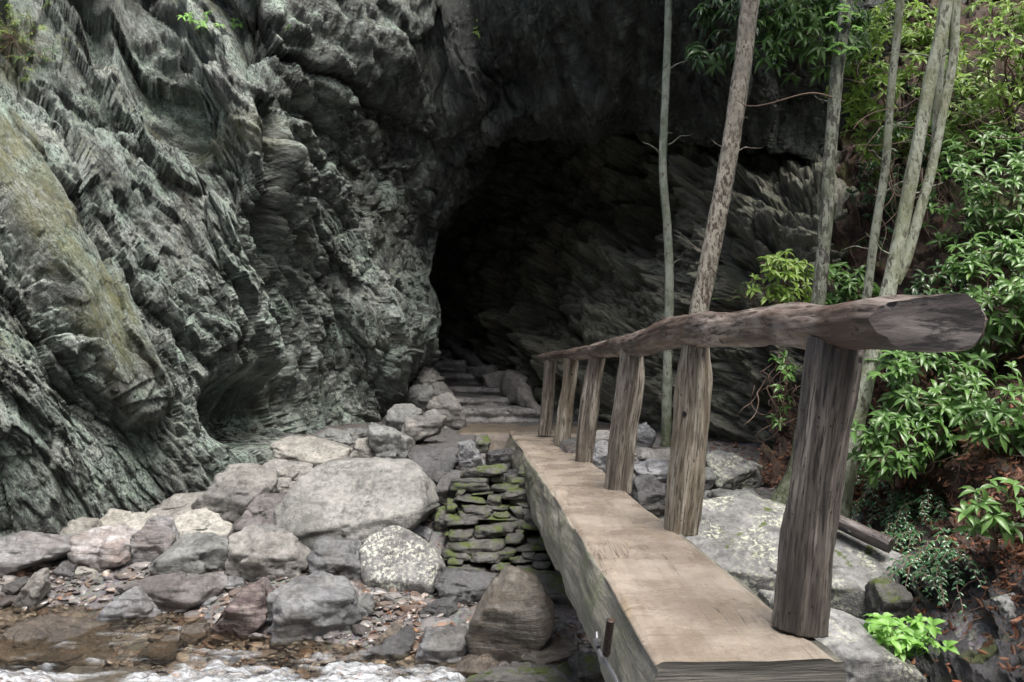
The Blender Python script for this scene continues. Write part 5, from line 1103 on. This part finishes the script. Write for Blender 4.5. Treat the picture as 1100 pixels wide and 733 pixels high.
# hanging roots and dead branches on the right
for lab, c0, nn, spr, ln, sd_ in [('tangle of bare brown roots and vines hanging beside the forked tree', (1003, 175, 9.0), 34, .32, .9, 1), ('bare brown roots hanging beside the tree with the flared foot', (838, 405, 8.5), 12, .16, .7, 2), ('thin dead branches reaching across the top right corner', (1050, 120, 8.0), 14, .5, 1.1, 3)]:
    r = np.random.default_rng(sd_); p0 = at(*c0); paths = []
    for _ in range(nn):
        a = p0 + r.normal(0, spr, 3) * np.array([1, .4, .6]); d = np.array([r.normal(0, .5), r.normal(-.1, .2), -1.]) if sd_ < 3 else np.array([r.normal(-.9, .5), r.normal(0, .2), r.normal(.2, .4)])
        paths.append(wiggly(a, a + d / np.linalg.norm(d) * ln * r.uniform(.4, 1.1), 22, .09, r))
    ro = link('hanging_roots' if sd_ < 3 else 'dead_branch', None) if False else None
    v, f = tubes(paths, list(r.uniform(.004, .011, nn)), [.002] * nn); o = link('hanging_roots' if sd_ < 3 else 'dead_branches', mesh_np('roots', v - p0, f, B_twig), loc=tuple(p0)); tag(o, lab, 'roots' if sd_ < 3 else 'branches')
# fallen dark log
c = cr(np.array([at(870, 546, 6.9), at(900, 560, 6.7), at(930, 574, 6.55), at(957, 586, 6.4)]), np.linspace(0, 3, 90)); V, uv, L = tube(c, np.linspace(.06, .062, 90), 30, .14, 71, 2., rib=.05)
M_log = wood_mat('wet_dark_log', (.022, .017, .016), (.05, .04, .037), (.11, .09, .08), rough=(.2, .4), spec=.7)
b0 = c.mean(0); o = link('fallen_log', tube_mesh('fallen_log', V - b0, uv, M_log), loc=tuple(b0)); tag(o, 'short dark wet log lying against the great lichened slab', 'log')
c = cr(np.array([at(925, 590, 7.2), at(950, 604, 7.0), at(975, 618, 6.9)]), np.linspace(0, 2, 60)); V, uv, L = tube(c, np.linspace(.05, .04, 60), 20, .2, 73, 2., rib=.05)
b0 = c.mean(0); o = link('fallen_log', tube_mesh('fallen_log', V - b0, uv, M_log), loc=tuple(b0)); tag(o, 'rotten stump of wood half hidden under the short dark log', 'log')

# ---------------------------------------------------------------- gravel, litter, twigs
def hits(px, py):
    u, v = ray(px, py); D = np.linspace(3.5, 15, 500); Z = GZ_interp(u[:, None] * D[None], np.broadcast_to(D, (len(u), 500))); zr = CAMZ + v[:, None] * D[None]; k = np.argmax(zr <= Z, axis=1); d = D[k]
    return np.stack([u * d, d, Z[np.arange(len(u)), k]], -1)
_gx = np.linspace(-9, 6, 300); _gy = np.linspace(2, 16, 300); _GZ = ground_z(*np.meshgrid(_gx, _gy))
def GZ_interp(x, y):
    fx = np.clip((x + 9) / 15 * 299, 0, 298.999); fy = np.clip((y - 2) / 14 * 299, 0, 298.999); i = fx.astype(int); j = fy.astype(int); a = fx - i; b_ = fy - j
    return _GZ[j, i] * (1 - a) * (1 - b_) + _GZ[j, i + 1] * a * (1 - b_) + _GZ[j + 1, i] * (1 - a) * b_ + _GZ[j + 1, i + 1] * a * b_
r = np.random.default_rng(21); n = 6500
def pebbles(name, label, P_, size, m, flat=.5):
    n = len(P_); V0, F0 = ICO[2]; r = np.random.default_rng(9); V = V0[None] * (1 + .28 * (_r((V0 * 977).astype(np.int64)[None, :, 0] + np.arange(n)[:, None] * 31, (V0 * 777).astype(np.int64)[None, :, 1], (V0 * 577).astype(np.int64)[None, :, 2], 4) - .5))[..., None]
    s = size[:, None, None] * np.stack([r.uniform(.7, 1.5, n), r.uniform(.6, 1.1, n), r.uniform(.25, .7, n) * flat * 1.6], -1)[:, None]; V = V * s
    th = r.uniform(0, 6.28, n); tl = r.normal(0, .35, n); c_, s_ = np.cos(th)[:, None], np.sin(th)[:, None]; x, y, z = V[..., 0], V[..., 1], V[..., 2]
    z, x = z * np.cos(tl)[:, None] + x * np.sin(tl)[:, None], x * np.cos(tl)[:, None] - z * np.sin(tl)[:, None]; V = np.stack([x * c_ - y * s_, x * s_ + y * c_, z], -1) + P_[:, None]
    Fq = (F0[None] + (np.arange(n) * len(V0))[:, None, None]).reshape(-1, 3); rn = np.repeat(r.random(n), len(V0))
    o = link(name, mesh_np(name, V.reshape(-1, 3), Fq, m, smooth=False, attrs={'rnd': rn})); return tag(o, label, 'gravel', kind='stuff')
M_grav, nt, b = mat('mixed_gravel'); g = N(nt); c = g.ramp(g.attr('rnd'), [(0., (.04, .035, .032)), (.25, (.12, .11, .105)), (.45, (.10, .065, .045)), (.6, (.2, .19, .18)), (.8, (.075, .075, .08)), (.95, (.30, .28, .26)), (1., (.20, .11, .06))])
g.put(b.inputs['Base Color'], g.mix(.5, c, g.ramp(g.noise(g.pos(), 60, 4, .7), [(.3, .3), (.7, .75)]), 'OVERLAY')); b.inputs['Roughness'].default_value = .35
px_ = r.uniform(-20, 660, n); py_ = 590 + 150 * r.random(n) ** .9; Pg = hits(px_, py_); sz = .012 + .035 * r.random(n) ** 3; Pg[:, 2] += sz * .1
n2 = 900; p2 = hits(r.uniform(440, 600, n2), r.uniform(465, 600, n2)); p3 = hits(r.uniform(680, 860, n2), r.uniform(465, 640, n2)); s2_ = .012 + .03 * r.random(2 * n2) ** 3
n3_ = 380; p4 = hits(r.uniform(-20, 640, n3_), r.uniform(600, 720, n3_)); s4_ = r.uniform(.04, .085, n3_)
p5 = hits(r.uniform(0, 460, 500), r.uniform(470, 600, 500)); s5_ = r.uniform(.02, .05, 500)
pebbles('gravel', 'wet mixed gravel and chips between the stones', np.concatenate([Pg, p2, p3, p4, p5]), np.concatenate([sz, s2_, s4_, s5_]), M_grav)
# leaf litter
r = np.random.default_rng(31); Bp, Bn = BANK[0].reshape(-1, 3), BANK[1].reshape(-1, 3); bx, by = to_px(Bp)
w = ((bx > 820) & (bx < 1180) & (by > 330) & (by < 760)) * (.25 + sstep(-.1, .35, fbm(Bp * 1.1, 3, 6))) * (1 - .75 * sstep(640, 720, by) * (bx < 1090)); w = w * Bp[:, 1] ** 0; idx = r.choice(len(Bp), 11000, p=w / w.sum())
Pl = Bp[idx] + Bn[idx] * .012 + r.normal(0, .02, (11000, 3)); ql = hits(r.uniform(380, 620, 260), r.uniform(470, 700, 260)); q2 = hits(r.uniform(180, 470, 120), r.uniform(500, 620, 120)); q3 = hits(r.uniform(690, 900, 300), r.uniform(465, 560, 300))
Pg2 = np.concatenate([ql, q2, q3]); Pg2[:, 2] += .015; nl_ = np.concatenate([Bn[idx], np.tile([0, 0, 1.], (len(Pg2), 1))]); Pl = np.concatenate([Pl, Pg2]); M = len(Pl)
d_ = np.cross(nl_ + r.normal(0, .3, (M, 3)), r.normal(size=(M, 3))); V, q, rn, rib = leaves(Pl, d_, nl_ + r.normal(0, .25, (M, 3)), r.uniform(.04, .11, M), .28, .12, .5)
o = link('leaf_litter', mesh_np('leaf_litter', V, q, L_litter, attrs={'rnd': rn, 'rib': rib * 0})); tag(o, 'reddish brown fallen leaves on the bank and between the stones', 'leaves', kind='stuff')
idx = r.choice(len(Bp), 420, p=w / w.sum()); paths = []
for k in idx: d = np.cross(Bn[k], r.normal(size=3)); d /= np.linalg.norm(d); a = Bp[k] + Bn[k] * .03; paths.append(wiggly(a, a + d * r.uniform(.12, .55), 8, .02, r))
for k in range(46): a = hits(r.uniform(180, 560, 1), r.uniform(500, 700, 1))[0]; d = r.normal(size=3) * np.array([1, 1, .15]); paths.append(wiggly(a + [0, 0, .03], a + [0, 0, .05] + d / np.linalg.norm(d) * r.uniform(.1, .35), 8, .015, r))
v, f = tubes(paths, list(r.uniform(.002, .007, len(paths))), [.0015] * len(paths)); o = link('fallen_twigs', mesh_np('fallen_twigs', v, f, B_twig)); tag(o, 'fallen twigs and small dead branches', 'twigs', kind='stuff')
